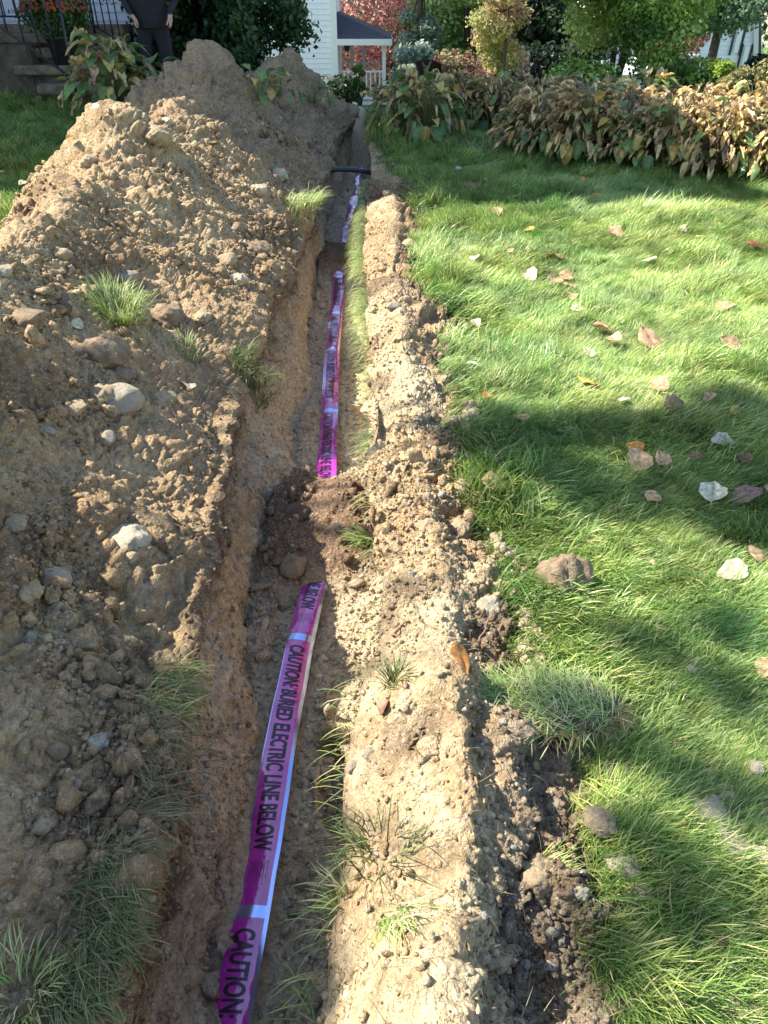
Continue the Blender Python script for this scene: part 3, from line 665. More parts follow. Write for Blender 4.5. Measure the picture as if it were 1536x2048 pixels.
def gn_instances(o, coll):
    ng = bpy.data.node_groups.new('scatter', 'GeometryNodeTree')
    ng.interface.new_socket('Geometry', in_out='INPUT', socket_type='NodeSocketGeometry'); ng.interface.new_socket('Geometry', in_out='OUTPUT', socket_type='NodeSocketGeometry')
    i = ng.nodes.new('NodeGroupInput'); ou = ng.nodes.new('NodeGroupOutput'); ci = ng.nodes.new('GeometryNodeCollectionInfo')
    ci.inputs['Collection'].default_value = coll; ci.inputs['Separate Children'].default_value = True; ci.inputs['Reset Children'].default_value = True
    ins = ng.nodes.new('GeometryNodeInstanceOnPoints'); ins.inputs['Pick Instance'].default_value = True
    L = ng.links.new
    def at(nm, ty):
        a = ng.nodes.new('GeometryNodeInputNamedAttribute'); a.data_type = ty; a.inputs['Name'].default_value = nm; return a.outputs['Attribute']
    L(i.outputs[0], ins.inputs['Points']); L(ci.outputs[0], ins.inputs['Instance'])
    L(at('pick', 'INT'), ins.inputs['Instance Index']); L(at('rot', 'FLOAT_VECTOR'), ins.inputs['Rotation']); L(at('scl', 'FLOAT_VECTOR'), ins.inputs['Scale'])
    L(ins.outputs[0], ou.inputs[0])
    md = o.modifiers.new('scatter', 'NODES'); md.node_group = ng
def stuffpts(name, P, rot, scl, pick, coll, label, cat='grass'):
    me = bpy.data.meshes.new(name); me.vertices.add(len(P)); me.vertices.foreach_set('co', P.astype(np.float32).ravel())
    a = me.attributes.new('rot', 'FLOAT_VECTOR', 'POINT'); a.data.foreach_set('vector', rot.astype(np.float32).ravel())
    a = me.attributes.new('scl', 'FLOAT_VECTOR', 'POINT'); a.data.foreach_set('vector', scl.astype(np.float32).ravel())
    a = me.attributes.new('pick', 'INT', 'POINT'); a.data.foreach_set('value', pick.astype(np.int32))
    o = link(name, me); gn_instances(o, coll); return tag(o, label, cat, kind='stuff')
def lawn_pts(n, xr, yr, side):
    Pp = []; tries = 0
    while sum(len(p) for p in Pp) < n and tries < 60:
        tries += 1
        m_ = n*2
        y = yr[0]*(yr[1]/yr[0])**(rng.random(m_)**.8)      # denser near
        x = rng.uniform(xr[0], xr[1], m_)
        zc = y*math.cos(TH)+H*math.sin(TH); ok = (np.abs(x/zc) < .62) | ((np.abs(x/zc) < 1.25) & (rng.random(m_) < .45))
        if side > 0: ok &= x > ip(y, EDR)+.04*rng.normal(size=m_)+.01*np.sin(y*9)+.10*vn(x*0, y*2.6, y*0, 6)*0
        else: ok &= x < ip(y, HX)-ip(y, HZ)*1.25+.05*rng.normal(size=m_)
        # thin and bare patches near the ridge
        bare = fbm(x, y, 0*x, 2.2, 2, 130)
        if side > 0: ok &= ~((bare > .42) & (x < ip(y, EDR)+.45))
        Pp.append(np.stack([x[ok], y[ok]], 1))
    return np.concatenate(Pp)[:n]
def grass(n, xr, yr, side, name, label, smin=1.):
    p = lawn_pts(n, xr, yr, side); n = len(p)
    z = np.array([drop(a, b_) for a, b_ in p])
    x, y = p[:, 0], p[:, 1]
    flow = 2.6*fbm(x, y, 0*x, .9, 3, 140)+1.2*fbm(x, y, 0*x, 3., 2, 141)-.9
    rot = np.stack([.25*rng.normal(size=n), .25*rng.normal(size=n), flow+.65*rng.normal(size=n)], 1)
    hgt = .78+.55*fbm(x, y, 0*x, 2.6, 3, 142)
    tall = np.exp(-((x-ip(y, EDR)-.08)/.12)**2)*(.25+.8*np.clip(fbm(y, 0*y, 0*y, 3.1, 2, 145), 0, 1))*(side > 0)
    s = (hgt+tall)*(1+.2*rng.normal(size=n)).clip(.6, 1.5)
    far = (1+.10*np.clip(y-2, 0, 9))*(.66+.34*sm(.8, 2.6, y))
    s = s*(1-.35*np.exp(-((x-1.0-.12*y+.0)/.22)**2)*sm(2.5, 3.5, y)*(side > 0))
    scl = np.stack([s*far*1.1, s*far, s*(.95+.02*y)], 1)
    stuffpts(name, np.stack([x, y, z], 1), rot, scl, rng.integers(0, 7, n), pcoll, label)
grass(41000, (-.1, 8.6), (.42, 13.5), 1, 'lawn_grass', 'long soft green lawn grass combed in swirls right of the trench')
grass(11000, (-8.5, -1.3), (2.5, 12.), -1, 'lawn_grass', 'short green lawn grass left of the soil heap, sunlit in front and shaded by the steps')

# grass hanging over the right lip of the trench
n = 19000
y = .45*(8.2/.45)**rng.random(n)
dens = np.clip(-.75+1.2*fbm(y, 0*y, 0*y, 1.6, 2, 150)+1.75*sm(2.0, 3.4, y), .015, 1); ok = rng.random(n) < dens; y = y[ok]; n = len(y)
P = np.stack([ip(y, LIPR)+rng.normal(scale=.012, size=n)+.01, y, .012+rng.normal(scale=.01, size=n)-.03*rng.random(n)], 1)
farf = .75+.25*sm(2, 5, y)
V, Q, cc = blades(P, math.pi+.55*rng.normal(size=n), rng.uniform(.05, .19, n)*farf, rng.uniform(.0015, .0028, n)*(1+.1*y), rng.uniform(.8, 1.9, n), rng.uniform(2.3, 3.1, n),
                  np.array([[.38,.42,.15],[.28,.38,.10],[.5,.46,.22],[.18,.30,.07]])[rng.integers(0, 4, n)]*(1+.2*rng.normal(size=(n, 1))).clip(.5, 1.5))
tag(link('hanging_grass', npmesh('hanging_grass', V, Q, M['tuft'], cc)), 'pale yellow-green grass fringe hanging down over the right lip of the trench', 'grass', kind='stuff')
# fine roots and dry straws on the ridge and lips
n = 900; pk = rng.choice(VV.shape[0], n, p=(lambda w_: (w_/w_.sum()).ravel())(vis*prox*infr*(mk_berm*1.+mk_wall*.25+mk_heap*.08)))
P = VV[pk]; V, Q, cc = blades(P, rng.random(n)*6.28, rng.uniform(.02, .08, n), rng.uniform(.0008, .0016, n), rng.uniform(0., 1.5, n), rng.uniform(1., 2.8, n), np.array([[.3,.22,.13],[.42,.35,.2],[.2,.14,.08]])[rng.integers(0, 3, n)])
tag(link('fine_roots', npmesh('fine_roots', V, Q, M['tuft'], cc)), 'fine dry roots and straws poking from the soil', 'roots', kind='stuff')

def tuft(px, py, n, rad, Lr, label, pal=0, lean=None, a1r=(.9, 2.2), name='grass_tuft', group=None):
    p, nrm = hit(px, py)
    rr = rad*np.sqrt(rng.random(n)); tt = rng.random(n)*6.283
    P = np.stack([rr*np.cos(tt), rr*np.sin(tt), -.015+0*rr-.3*rr*0], 1)
    for i in range(n):
        P[i, 2] = drop(p.x+P[i, 0], p.y+P[i, 1])-p.z-.01 if abs(drop(p.x+P[i, 0], p.y+P[i, 1])-p.z) < .15 else -.01
    az = tt+.6*rng.normal(size=n) if lean is None else lean+.6*rng.normal(size=n)
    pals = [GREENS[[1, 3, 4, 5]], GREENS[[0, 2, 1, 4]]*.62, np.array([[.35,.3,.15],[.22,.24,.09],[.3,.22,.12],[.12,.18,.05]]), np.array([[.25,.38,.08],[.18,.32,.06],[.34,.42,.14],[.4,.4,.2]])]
    cc = pals[pal][rng.integers(0, 4, n)]*(1+.15*rng.normal(size=(n, 1)))
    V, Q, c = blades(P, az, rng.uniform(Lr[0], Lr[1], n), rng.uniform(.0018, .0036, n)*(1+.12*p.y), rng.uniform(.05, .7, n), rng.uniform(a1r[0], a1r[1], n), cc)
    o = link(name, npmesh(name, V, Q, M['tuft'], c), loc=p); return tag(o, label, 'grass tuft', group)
tuft(240, 635, 380, .10, (.10, .2), 'bright sunlit grass tuft sprouting from the middle of the left heap', 3)
tuft(375, 705, 90, .05, (.06, .12), 'small thin grass tuft lower right of the bright sunlit tuft', 0)
tuft(605, 408, 420, .16, (.10, .22), 'straw-tipped grass tuft on the left trench lip near the black conduit', 0, 0.2, (1.6, 2.9))
tuft(500, 765, 260, .10, (.08, .2), 'dark grass hanging over the left trench wall, midway up the photo', 1, 0., (1.6, 2.9))
def lip_grass(pya, pyb, n, label, pal, xo=0., L=(.05, .12)):
    ya, yb = atZ(300, pyb).y, atZ(300, pya).y; y = rng.uniform(ya, yb, n); x = ip(y, LIPL)+xo-.10*rng.random(n)**1.3+.02*rng.normal(size=n)+.012*np.sin(y*40)
    keep_ = fbm(x, y, 0*x, 9, 2, 171) > -2; x, y = x[keep_], y[keep_]; n = len(x)
    P = np.stack([x, y, [drop(a, b_) for a, b_ in zip(x, y)]], 1); c0 = P.mean(0); P = P-c0
    V, Q, c = blades(P, -.25+.75*rng.normal(size=n), rng.uniform(*L, n), rng.uniform(.0014, .0026, n), rng.uniform(.7, 1.5, n), rng.uniform(1.9, 2.9, n), pal[rng.integers(0, len(pal), n)]*(1+.2*rng.normal(size=(n, 1))))
    tag(link('grass_tuft', npmesh('grass_tuft', V, Q, M['tuft'], c), loc=c0), label, 'grass tuft')
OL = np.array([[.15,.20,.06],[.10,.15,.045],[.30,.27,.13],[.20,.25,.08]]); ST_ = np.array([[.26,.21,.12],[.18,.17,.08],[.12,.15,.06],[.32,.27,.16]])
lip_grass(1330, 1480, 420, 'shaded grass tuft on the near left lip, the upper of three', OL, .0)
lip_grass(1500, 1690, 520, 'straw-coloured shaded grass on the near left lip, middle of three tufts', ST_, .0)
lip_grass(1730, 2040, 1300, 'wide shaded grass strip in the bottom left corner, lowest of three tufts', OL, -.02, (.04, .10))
tuft(40, 1990, 160, .06, (.05, .10), 'yellow-green weeds at the very bottom left corner', 0)
tuft(790, 1365, 70, .02, (.04, .09), 'small green grass tuft on the ridge by the boot print', 1)
tuft(790, 1840, 130, .04, (.06, .13), 'green grass blades lying on the cream slope of the ridge', 0, -1.4)
tuft(770, 1700, 50, .06, (.06, .13), 'few thin grass blades on the cream slope above the larger blades', 1)
tuft(680, 1500, 260, .05, (.05, .11), 'dry matted grass roots overhanging the trench beside the boot print', 2, 2.9, (1.4, 2.8))
tuft(720, 1690, 26, .03, (.07, .13), 'green blades hanging over the trench edge below the matted roots', 1, 3.0, (1.4, 2.2))
tuft(690, 1800, 24, .03, (.07, .13), 'lowest green blades reaching out over the trench edge', 0, 3.0, (1.2, 2.0))
tuft(735, 1090, 70, .03, (.1, .17), 'long bright blades arching into the trench above the near tape', 3, 3.4, (1.6, 2.8))
tuft(790, 305, 500, .17, (.1, .2), 'dark lush grass clump beside the far end of the trench', 1)
tuft(900, 385, 260, .15, (.08, .16), 'bright grass clump on the lawn right of the far ridge', 3)
tuft(850, 500, 500, .15, (.09, .18), 'bright thick grass clump against the ridge in the sunlit lawn', 3, -.6)
tuft(940, 790, 260, .07, (.08, .15), 'deep green grass clump at the ridge edge beside a pale leaf', 1)

# sod chunk overhanging the hollow in the ridge
p = atZ(1085, 1450, .06); _zs = [drop(p.x+a_*.16, p.y+b2_*.07) for a_ in (-1, -.5, 0, .5, 1) for b2_ in (-1, 0, 1)]; p.z = float(np.percentile(_zs, 80))+.0
sod = empty('sod_clump', p); tag(sod, 'chunk of turf with dangling roots lying over the dark hollow in the ridge', 'sod clump')
bm = bmesh.new(); bmesh.ops.create_icosphere(bm, subdivisions=5, radius=1.); V = np.array([v.co[:] for v in bm.verts]); Fc = np.array([[v.index for v in f.verts] for f in bm.faces]); bm.free()
V = V*(1+.25*fbm(V[:, 0], V[:, 1], V[:, 2], 2, 4, 160)[:, None]+.12*domes(V[:, 0]*2+V[:, 2], V[:, 1]*2, .3, 161)[:, None])*np.array([.18, .085, .024])
me = npmesh('root_soil', V, Fc, M['soil'], np.tile(C(.16, .11, .07), (len(V), 1))); link('root_soil', me, sod, (0, 0, .012))
n = 1500; rr = np.sqrt(rng.random(n)); tt = rng.random(n)*6.28
P = np.stack([.19*rr*np.cos(tt), .095*rr*np.sin(tt), .032-.02*rr**2], 1)
V, Q, cc = blades(P, 2.6+1.1*rng.normal(size=n), rng.uniform(.03, .09, n), rng.uniform(.0014, .003, n), rng.uniform(.7, 1.5, n), rng.uniform(1.4, 2.1, n), gcol(n, (.1,.2,.05,.25,.25,.15)))
link('turf', npmesh('turf', V, Q, M['tuft'], cc), sod)
n = 260; tt = rng.uniform(-2.9, -.2, n); P = np.stack([.19*np.cos(tt), .09*np.sin(tt), .0+.03*rng.random(n)], 1)
V, Q, cc = blades(P, tt+1.0*rng.normal(size=n), rng.uniform(.015, .07, n), rng.uniform(.0008, .0018, n), rng.uniform(.8, 1.8, n), rng.uniform(1.8, 3.2, n), np.array([[.3,.2,.1],[.22,.15,.08],[.36,.27,.15]])[rng.integers(0, 3, n)])
link('roots', npmesh('roots', V, Q, M['tuft'], cc), sod)

# twigs
def tube(bm, pts, rad, seg=6):
    pts = [Vector(p) for p in pts]; rads = rad if isinstance(rad, (list, tuple)) else [rad]*len(pts)
    rings = []
    for i, p in enumerate(pts):
        d = (pts[min(i+1, len(pts)-1)]-pts[max(i-1, 0)]).normalized()
        up = Vector((0, 0, 1)) if abs(d.z) < .9 else Vector((1, 0, 0)); a = d.cross(up).normalized(); b_ = d.cross(a)
        rings.append([bm.verts.new(p+(a*math.cos(t*6.2832/seg)+b_*math.sin(t*6.2832/seg))*rads[i]) for t in range(seg)])
    for r0, r1 in zip(rings, rings[1:]):
        for t in range(seg): bm.faces.new((r0[t], r0[(t+1) % seg], r1[(t+1) % seg], r1[t]))
    bm.faces.new(rings[0][::-1]); bm.faces.new(rings[-1])
def box(bm, c, s, rz=0, bevel=0):
    r = bmesh.ops.create_cube(bm, size=1, matrix=Matrix.Translation(c) @ Matrix.Rotation(rz, 4, 'Z') @ Matrix.Diagonal((*s, 1)))
    if bevel:
        es = set(e_ for v in r['verts'] for e_ in v.link_edges); bmesh.ops.bevel(bm, geom=list(es), offset=bevel, segments=2, affect='EDGES')
def fin(name, bm, mat, parent=None, loc=(0, 0, 0), smooth=False):
    me = bpy.data.meshes.new(name); bmesh.ops.recalc_face_normals(bm, faces=bm.faces[:]); bm.to_mesh(me); bm.free(); me.materials.append(mat)
    if smooth: me.polygons.foreach_set('use_smooth', [True]*len(me.polygons))
    return link(name, me, parent, loc)
def twig(pa, pb, r, label, sag=.01):
    a, _ = hit(*pa); b_, _ = hit(*pb); bm = bmesh.new(); n_ = 8
    pts = [a.lerp(b_, i/n_)+Vector((random.uniform(-1, 1)*.006, random.uniform(-1, 1)*.006, .008+sag*math.sin(i/n_*3.1))) for i in range(n_+1)]
    tube(bm, [p_-a for p_ in pts], [r*(1-.5*i/n_) for i in range(n_+1)]); tag(fin('twig', bm, M['root'], None, a, True), label, 'twig')
twig((785, 1275), (820, 1245), .006, 'short brown stick poking from the ridge over the trench')
twig((958, 1290), (985, 1230), .003, 'thin root lying on the ridge below the round cream rock')
twig((545, 1300), (555, 1170), .0025, 'thin straight twig on the trench floor left of the near tape')
twig((930, 1590), (1010, 1540), .002, 'thin root crossing the dark hollow under the turf chunk')

# ------------------------------------------------------------------ fallen leaves
def leaf_mesh(kind):
    rr = np.random.default_rng(500+kind); nu, nv = 13, 9
    u = np.linspace(0, 1, nu); wprof = [lambda t: np.sin(np.pi*t**.8)**.75*.42, lambda t: np.sin(np.pi*t**.62)**.8*.36, lambda t: np.sin(np.pi*t)**.6*.47][kind % 3]
    U, Vv = np.meshgrid(u, np.linspace(-1, 1, nv), indexing='ij')
    w = wprof(U)+.0; ser = 1+.07*np.sin(U*58+kind)*(np.abs(Vv) > .9)
    X = U-.5; Yv = Vv*w*ser
    c1, c2, c3 = rr.uniform(-.9, .9), rr.uniform(.2, 1.3), rr.uniform(-.4, .4)
    Z = c2*.35*Yv**2/.18*.5*rr.choice([1, 1, -1])+c1*.25*X**2+c3*X*Yv*.8+.10*fbm(U*1., Vv*.5, 0*U+kind, 3, 3, kind)-.04*np.abs(Vv)*0
    Z = Z-.02*np.exp(-(Vv/.15)**2)
    P = np.stack([X, Yv, Z], -1).reshape(-1, 3); i_ = np.arange(nu*nv).reshape(nu, nv)
    Q = np.stack([i_[:-1, :-1], i_[:-1, 1:], i_[1:, 1:], i_[1:, :-1]], -1).reshape(-1, 4)
    # stalk
    sx_ = np.linspace(-.5, -.85, 5); S = []
    for k, s_ in enumerate(sx_):
        for dy in (-.008, .008): S.append([s_, dy+.04*(k/4)**2, P[:, 2].mean()*0+.25*c1*s_*s_+.02])
    o0 = len(P); P = np.concatenate([P, np.array(S)]); Q = np.concatenate([Q, np.array([[o0+2*k, o0+2*k+1, o0+2*k+3, o0+2*k+2] for k in range(4)])])
    vein = np.concatenate([(1-.28*np.exp(-(Vv/.1)**2)-.12*(np.abs(np.sin(U*16+np.abs(Vv)*3)) > .93)).ravel(), np.full(10, .6)])
    return P, Q, vein
LP = [leaf_mesh(k) for k in range(8)]
LC = {'tan': (.50,.33,.17), 'pink': (.52,.32,.18), 'pale': (.6,.52,.36), 'yellow': (.62,.42,.08), 'orange': (.55,.24,.06), 'brown': (.24,.13,.075), 'purple': (.24,.14,.12), 'red': (.3,.05,.05), 'cream': (.66,.6,.4), 'white': (.58,.52,.40)}
_lm = {}
def leaf(px, py, wpx, c, label, kind=None, group=None, rz=None):
    kind = kind if kind is not None else random.randrange(8)
    key = (kind, c)
    if key not in _lm:
        P, Q, vein = LP[kind]; _lm[key] = npmesh('leaf', P, Q, M['leaf'], np.array(LC[c])[None]*vein[:, None]*(1+.12*fbm(P[:, 0]*3, P[:, 1]*3, P[:, 2], 3, 2, kind))[:, None])
    p, n = hit(px, py); s = wpx*zc_of(p)/F*.92
    o = link('fallen_leaf', _lm[key]); 
    lift = .068 if (p.x > ip(p.y, EDR) or p.x < -1.9) else .012
    o.location = p+Vector((0, 0, lift+s*.06)); o.scale = (s, s, s)
    tilt = n.to_track_quat('Z', 'Y') if lift < .02 else Vector((random.uniform(-.45, .45), random.uniform(-.6, .3), 1)).to_track_quat('Z', 'Y')
    o.rotation_mode = 'QUATERNION'
    o.rotation_quaternion = tilt @ Matrix.Rotation(rz if rz is not None else random.uniform(0, 6.28), 3, 'Z').to_quaternion()
    return tag(o, label, 'fallen leaf', group)
LV = [
 (1463,850,44,'yellow','bright yellow leaf in the shaded grass near the right edge'),
 (1170,787,56,'yellow','long yellow-brown leaf at the edge of the tree shade'),
 (1450,1176,68,'cream','broad pale yellow leaf near the right edge, below a brown one'),
 (1503,1139,52,'tan','brown leaf just above the broad pale yellow leaf'),
 (925,1325,72,'orange','orange-brown leaf lying on the soil ridge'),
 (1338,1692,48,'orange','orange leaf between crumbly clods near the lower right'),
 (1408,1905,52,'red','dark red leaf stuck in the grass at the lower right'),
 (1515,1370,62,'pink','pinkish curled leaf at the right edge, lower half'),
 (1435,916,60,'white','whitish leaf lying in deep shade near the right edge'),
 (1262,922,40,'orange','small orange leaf at the top of a cluster of four'),
 (1270,938,34,'cream','cream leaf in the middle of a cluster of four'),
 (1270,950,62,'tan','tan leaf at the bottom of a cluster of four'),
 (1316,944,46,'pink','pink-tan leaf at the right of a cluster of four'),
 (1415,1016,68,'cream','cream leaf with a small hole left of the purple-brown leaf'),
 (1480,1024,72,'purple','large purple-brown leaf near the right edge'),
 (1298,1022,38,'tan','tan leaf alone in the shaded grass, left of the cream leaf'),
 (985,1000,62,'tan','curled tan leaf at the ridge edge beside the clod'),
 (1068,1006,52,'tan','light tan leaf right of the curled leaf at the ridge edge'),
 (1074,975,30,'brown','small crumpled brown leaf above the light tan leaf'),
 (1012,940,36,'purple','greyish crumpled leaf near the ridge edge'),
 (1312,797,44,'pink','pinkish-brown leaf in shade right of the long yellow-brown leaf'),
 (1410,822,34,'pink','small curled brown leaf left of the bright yellow leaf'),
 (1468,788,34,'pale','small pale leaf above the bright yellow leaf'),
 (1040,860,34,'tan','tan leaf in dark grass near the ridge'),
 (975,820,36,'orange','small orange-brown leaf beside the ridge'),
 (943,754,30,'white','white scrap of leaf in the bright green clump'),
 (1293,700,66,'pink','large curled pinkish leaf in the sunlit lawn'),
 (1455,713,58,'tan','big tan leaf in the sunlit lawn near the right edge'),
 (1445,636,46,'pink','pinkish leaf above the big tan leaf near the right edge'),
 (1200,681,46,'tan','tan leaf left of the large curled pinkish leaf'),
 (1224,703,34,'tan','small tan leaf just below the tan leaf'),
 (1172,728,36,'pale','pale leaf below and left of the large curled leaf'),
 (1150,640,34,'pale','pale leaf in the pair beside the worn track, left one'),
 (1195,640,32,'cream','cream leaf in the pair beside the worn track, right one'),
 (1140,592,44,'pink','pinkish leaf in the heap of leaves at the worn track'),
 (1108,580,36,'tan','tan leaf at the left of the heap of leaves on the track'),
 (1128,575,32,'tan','tan leaf at the top of the heap of leaves on the track'),
 (1058,573,40,'pale','pale leaf left of the heap of leaves on the track'),
 (1135,615,34,'pink','small pink leaf at the bottom of the heap of leaves'),
 (1105,533,44,'brown','dark brown leaf in the sunlit lawn'),
 (1297,607,34,'cream','cream leaf in the open sunlit lawn'),
 (1294,538,30,'cream','small cream leaf by the tiny upright leaf in the lawn'),
 (1334,520,16,'cream','tiny upright cream leaf in the lawn'),
 (1225,486,38,'pink','pinkish leaf in the far sunlit lawn'),
 (1505,510,40,'red','reddish pink leaf at the right edge of the sunlit lawn'),
 (1188,405,20,'orange','orange leaf near the edge of the far shade'),
 (1360,478,22,'cream','small cream leaf in the far sunlit lawn, left one'),
 (1395,492,26,'pale','pale leaf in the far sunlit lawn, right one'),
 (1055,477,26,'yellow','small yellow leaf near the far ridge track'),
 (1022,503,30,'brown','brown leaf on the track, right of the bright clump'),
 (1018,522,22,'tan','tan leaf under the brown leaf on the track'),
 (1030,410,28,'pale','pale leaf on the far track'),
 (990,443,30,'tan','tan leaf on the far track, nearer one'),
 (950,390,34,'brown','dark curled leaf at the shade edge near the far ridge'),
 (975,379,24,'tan','tan leaf behind the dark curled leaf'),
 (915,352,24,'white','whitish leaf in the shaded far lawn'),
 (1163,374,16,'orange','tiny orange leaf in the shaded strip before the hostas'),
 (1205,348,20,'pink','pinkish leaf at the foot of the hostas'),
 (948,671,28,'pale','pale leaf in the grass close to the ridge'),
 (947,535,26,'cream','cream leaf on the grass beside the bright clump'),
 (918,560,22,'orange','orange leaf beside the bright grass clump'),
 (950,592,30,'brown','brown leaf between ridge and lawn track'),
 (1385,940,34,'brown','dark brown leaf under the whitish leaf'),
 (1475,946,40,'brown','crumpled brown leaf right of the whitish leaf'),
 (1240,825,30,'white','greyish leaf lying in dark grass'),
 (1340,835,44,'purple','dull purple leaf in the shaded grass'),
 (1530,1008,30,'pink','pinkish leaf cut by the right edge'),
 (768,1420,40,'brown','curled brown leaf by the small tuft on the ridge'),
 (157,655,30,'cream','pale yellow leaf standing on the left heap'),
 (378,776,34,'pale','pale slender leaf on the left heap by the round clod'),
]
for a in LV: leaf(a[0], a[1], a[2], a[3], a[4])
SL = [(80,215,30,'tan','tan leaf nearest the stone steps on the left lawn'),(108,229,22,'pale','small pale leaf just below the tan leaf by the steps'),(115,245,22,'pink','pinkish leaf in the shaded left lawn, below the pale one'),
 (30,282,20,'pink','pinkish leaf at the far left of the shaded lawn'),(45,285,22,'brown','brown leaf right of the pinkish leaf at the far left of the lawn'),(102,281,30,'tan','tan leaf in the middle of the shaded left lawn'),
 (108,275,16,'orange','small orange leaf touching the tan leaf in the shaded left lawn'),(145,296,20,'tan','tan leaf close to the soil heap in the shaded left lawn'),(100,312,30,'brown','large dark leaf at the shadow edge on the left lawn'),
 (140,323,16,'tan','small tan leaf at the shadow edge next to the heap'),(8,345,18,'yellow','small yellow leaf at the left edge in the sunlit lawn'),(12,360,18,'pale','pale leaf under the yellow leaf at the left edge'),
 (50,386,22,'cream','cream leaf on the sunlit left lawn beside the heap foot'),(195,237,20,'pale','pale leaf between the drooping hosta and the heap'),(30,308,14,'white','whitish leaf near the shadow edge at the far left')]
for a in SL: leaf(a[0], a[1], a[2], a[3], a[4])

# ------------------------------------------------------------------ conduit crossing the trench
a = atZ(640, 345, -.10); b_ = atZ(718, 351, -.16)
a = Vector((-.78, a.y, -.08)); b_ = Vector((-.1, b_.y, -.14))
bm = bmesh.new(); tube(bm, [a.lerp(b_, t)+Vector((0, 0, .03*math.sin(t*3.14))) for t in np.linspace(0, 1, 9)], .028, 12)
tag(fin('conduit', bm, M['conduit'], None, (0, 0, 0), True), 'black plastic conduit crossing the trench', 'conduit')

# ------------------------------------------------------------------ hostas
HPAL = {'green': [(.10,.19,.06),(.14,.24,.07),(.18,.26,.08)], 'yellow': [(.5,.42,.12),(.55,.36,.1)], 'tan': [(.74,.55,.26),(.64,.46,.21),(.80,.60,.28)], 'dead': [(.36,.25,.13),(.44,.31,.17),(.30,.21,.12)]}
def hosta_mesh(seed, n, size, height, spread, dead, mat=None):
    rr = np.random.default_rng(seed); Vs, Qs, Cs = [], [], []; off = 0; nu, nv = 9, 5
    for i in range(n):
        az = rr.uniform(0, 2*np.pi); q_ = rr.random()
        elev = rr.uniform(.1, 1.); Ls = size*rr.uniform(.5, 1.5); w = Ls*rr.uniform(.14, .34)
        top = height*(.25+.75*elev)*rr.uniform(.8, 1.1); rad = spread*(1-.75*elev**1.5)*rr.uniform(.7, 1.15)
        u = np.linspace(0, 1, nu)
        a0 = rr.uniform(.9, 1.7) if elev > .4 else rr.uniform(1.6, 2.3); a1 = a0+rr.uniform(.3, 1.6); a0 = a0-(rr.random() < .25)*rr.uniform(.3, 1.)
        isd = rr.random() < dead*(.5+.7*elev)
        crumple = .5 if isd else .1
        ang = a0+(a1-a0)*u; hx = np.cumsum(np.sin(ang))/nu*Ls; hz = np.cumsum(np.cos(ang))/nu*Ls
        U, T = np.meshgrid(np.arange(nu), np.linspace(-1, 1, nv), indexing='ij')
        wp = (np.sin(np.pi*np.clip(u, .02, .99)**.75)**.7)*w*(.55 if isd else 1)
        cx = rad+hx[U]; lat = T*wp[U]; cup = (np.abs(T)**1.3)*wp[U]*(1.1 if isd else .45)
        nrmx = -np.cos(ang)[U]; nrmz = np.sin(ang)[U]
        X = cx+nrmx*cup*-1; Z = top+hz[U]+nrmz*cup
        X = X+crumple*Ls*.35*fbm(U*.9+i*3.3, T*1.3, 0*T+seed, 1., 2, seed+i); Z = Z+crumple*Ls*.4*fbm(U*.8+i*7.1, T*1.7, 0*T+seed, 1., 2, seed+i+9)
        c_, s_ = np.cos(az), np.sin(az)
        P = np.stack([X*c_-lat*s_, X*s_+lat*c_, np.maximum(Z, .01)], -1).reshape(-1, 3)
        i_ = np.arange(nu*nv).reshape(nu, nv); Q = np.stack([i_[:-1, :-1], i_[:-1, 1:], i_[1:, 1:], i_[1:, :-1]], -1).reshape(-1, 4)+off
        if isd: base = np.array(HPAL['tan' if rr.random() < .55 else 'dead'][rr.integers(0, 2 if False else 3)])
        else: base = np.array(HPAL['green'][rr.integers(0, 3)]) if rr.random() < .72 else np.array(HPAL['yellow'][rr.integers(0, 2)])
        edge_ = np.array(HPAL['yellow'][0]) if not isd else base*.8
        k_ = (np.abs(T)**2*rr.uniform(0, .8)*(u[U]))[..., None]; cc = base*(1-k_)+edge_*k_
        cc = cc*(1+.12*np.cos(T*9))[..., None]*rr.uniform(.8, 1.2)
        Vs.append(P); Qs.append(Q); Cs.append(cc.reshape(-1, 3)); off += nu*nv
        # stalk ribbon
        s0 = np.array([[0, -.006, 0], [0, .006, 0], [rad*.45, -.006, top*.7], [rad*.45, .006, top*.7], [rad+.01, -.005, top], [rad+.01, .005, top]])
        S = np.stack([s0[:, 0]*c_-s0[:, 1]*s_, s0[:, 0]*s_+s0[:, 1]*c_, s0[:, 2]], -1)
        Vs.append(S); Qs.append(np.array([[0, 1, 3, 2], [2, 3, 5, 4]])+off); Cs.append(np.tile(np.array([.25,.2,.1]) if isd else np.array([.2,.25,.09]), (6, 1))); off += 6
    return npmesh('foliage', np.concatenate(Vs), np.concatenate(Qs), M['hosta'], np.concatenate(Cs))
HM = [hosta_mesh(600+k, 330, .145, .62, .42, [.85, .7, .55, .75][k]) for k in range(4)]
HG = [hosta_mesh(620+k, 130, .19, .66, .40, .40) for k in range(2)]
def hosta(x, y, me, s, label, cat='hosta plant', group='hostas in the long bed', name='hosta', z=None):
    o = link(name, me); o.location = (x, y, float(g(x, y)) if z is None else z); o.rotation_euler = (0, 0, random.uniform(0, 6.28)); o.scale = (s, s, s*random.uniform(.92, 1.08))
    return tag(o, label, cat, group)
def proj(p):
    zc = zc_of(p); yv = p.y*math.sin(TH)-(H-p.z)*math.cos(TH)
    return 768+F*p.x/zc, 1024-F*yv/zc
front = [(.22,10.85,1.05),(.55,10.6,1.15),(1.05,11.7,1.05)]
row = []
fx = np.interp(np.linspace(0, 1, 9), [0, 1], [1.85, 5.3])
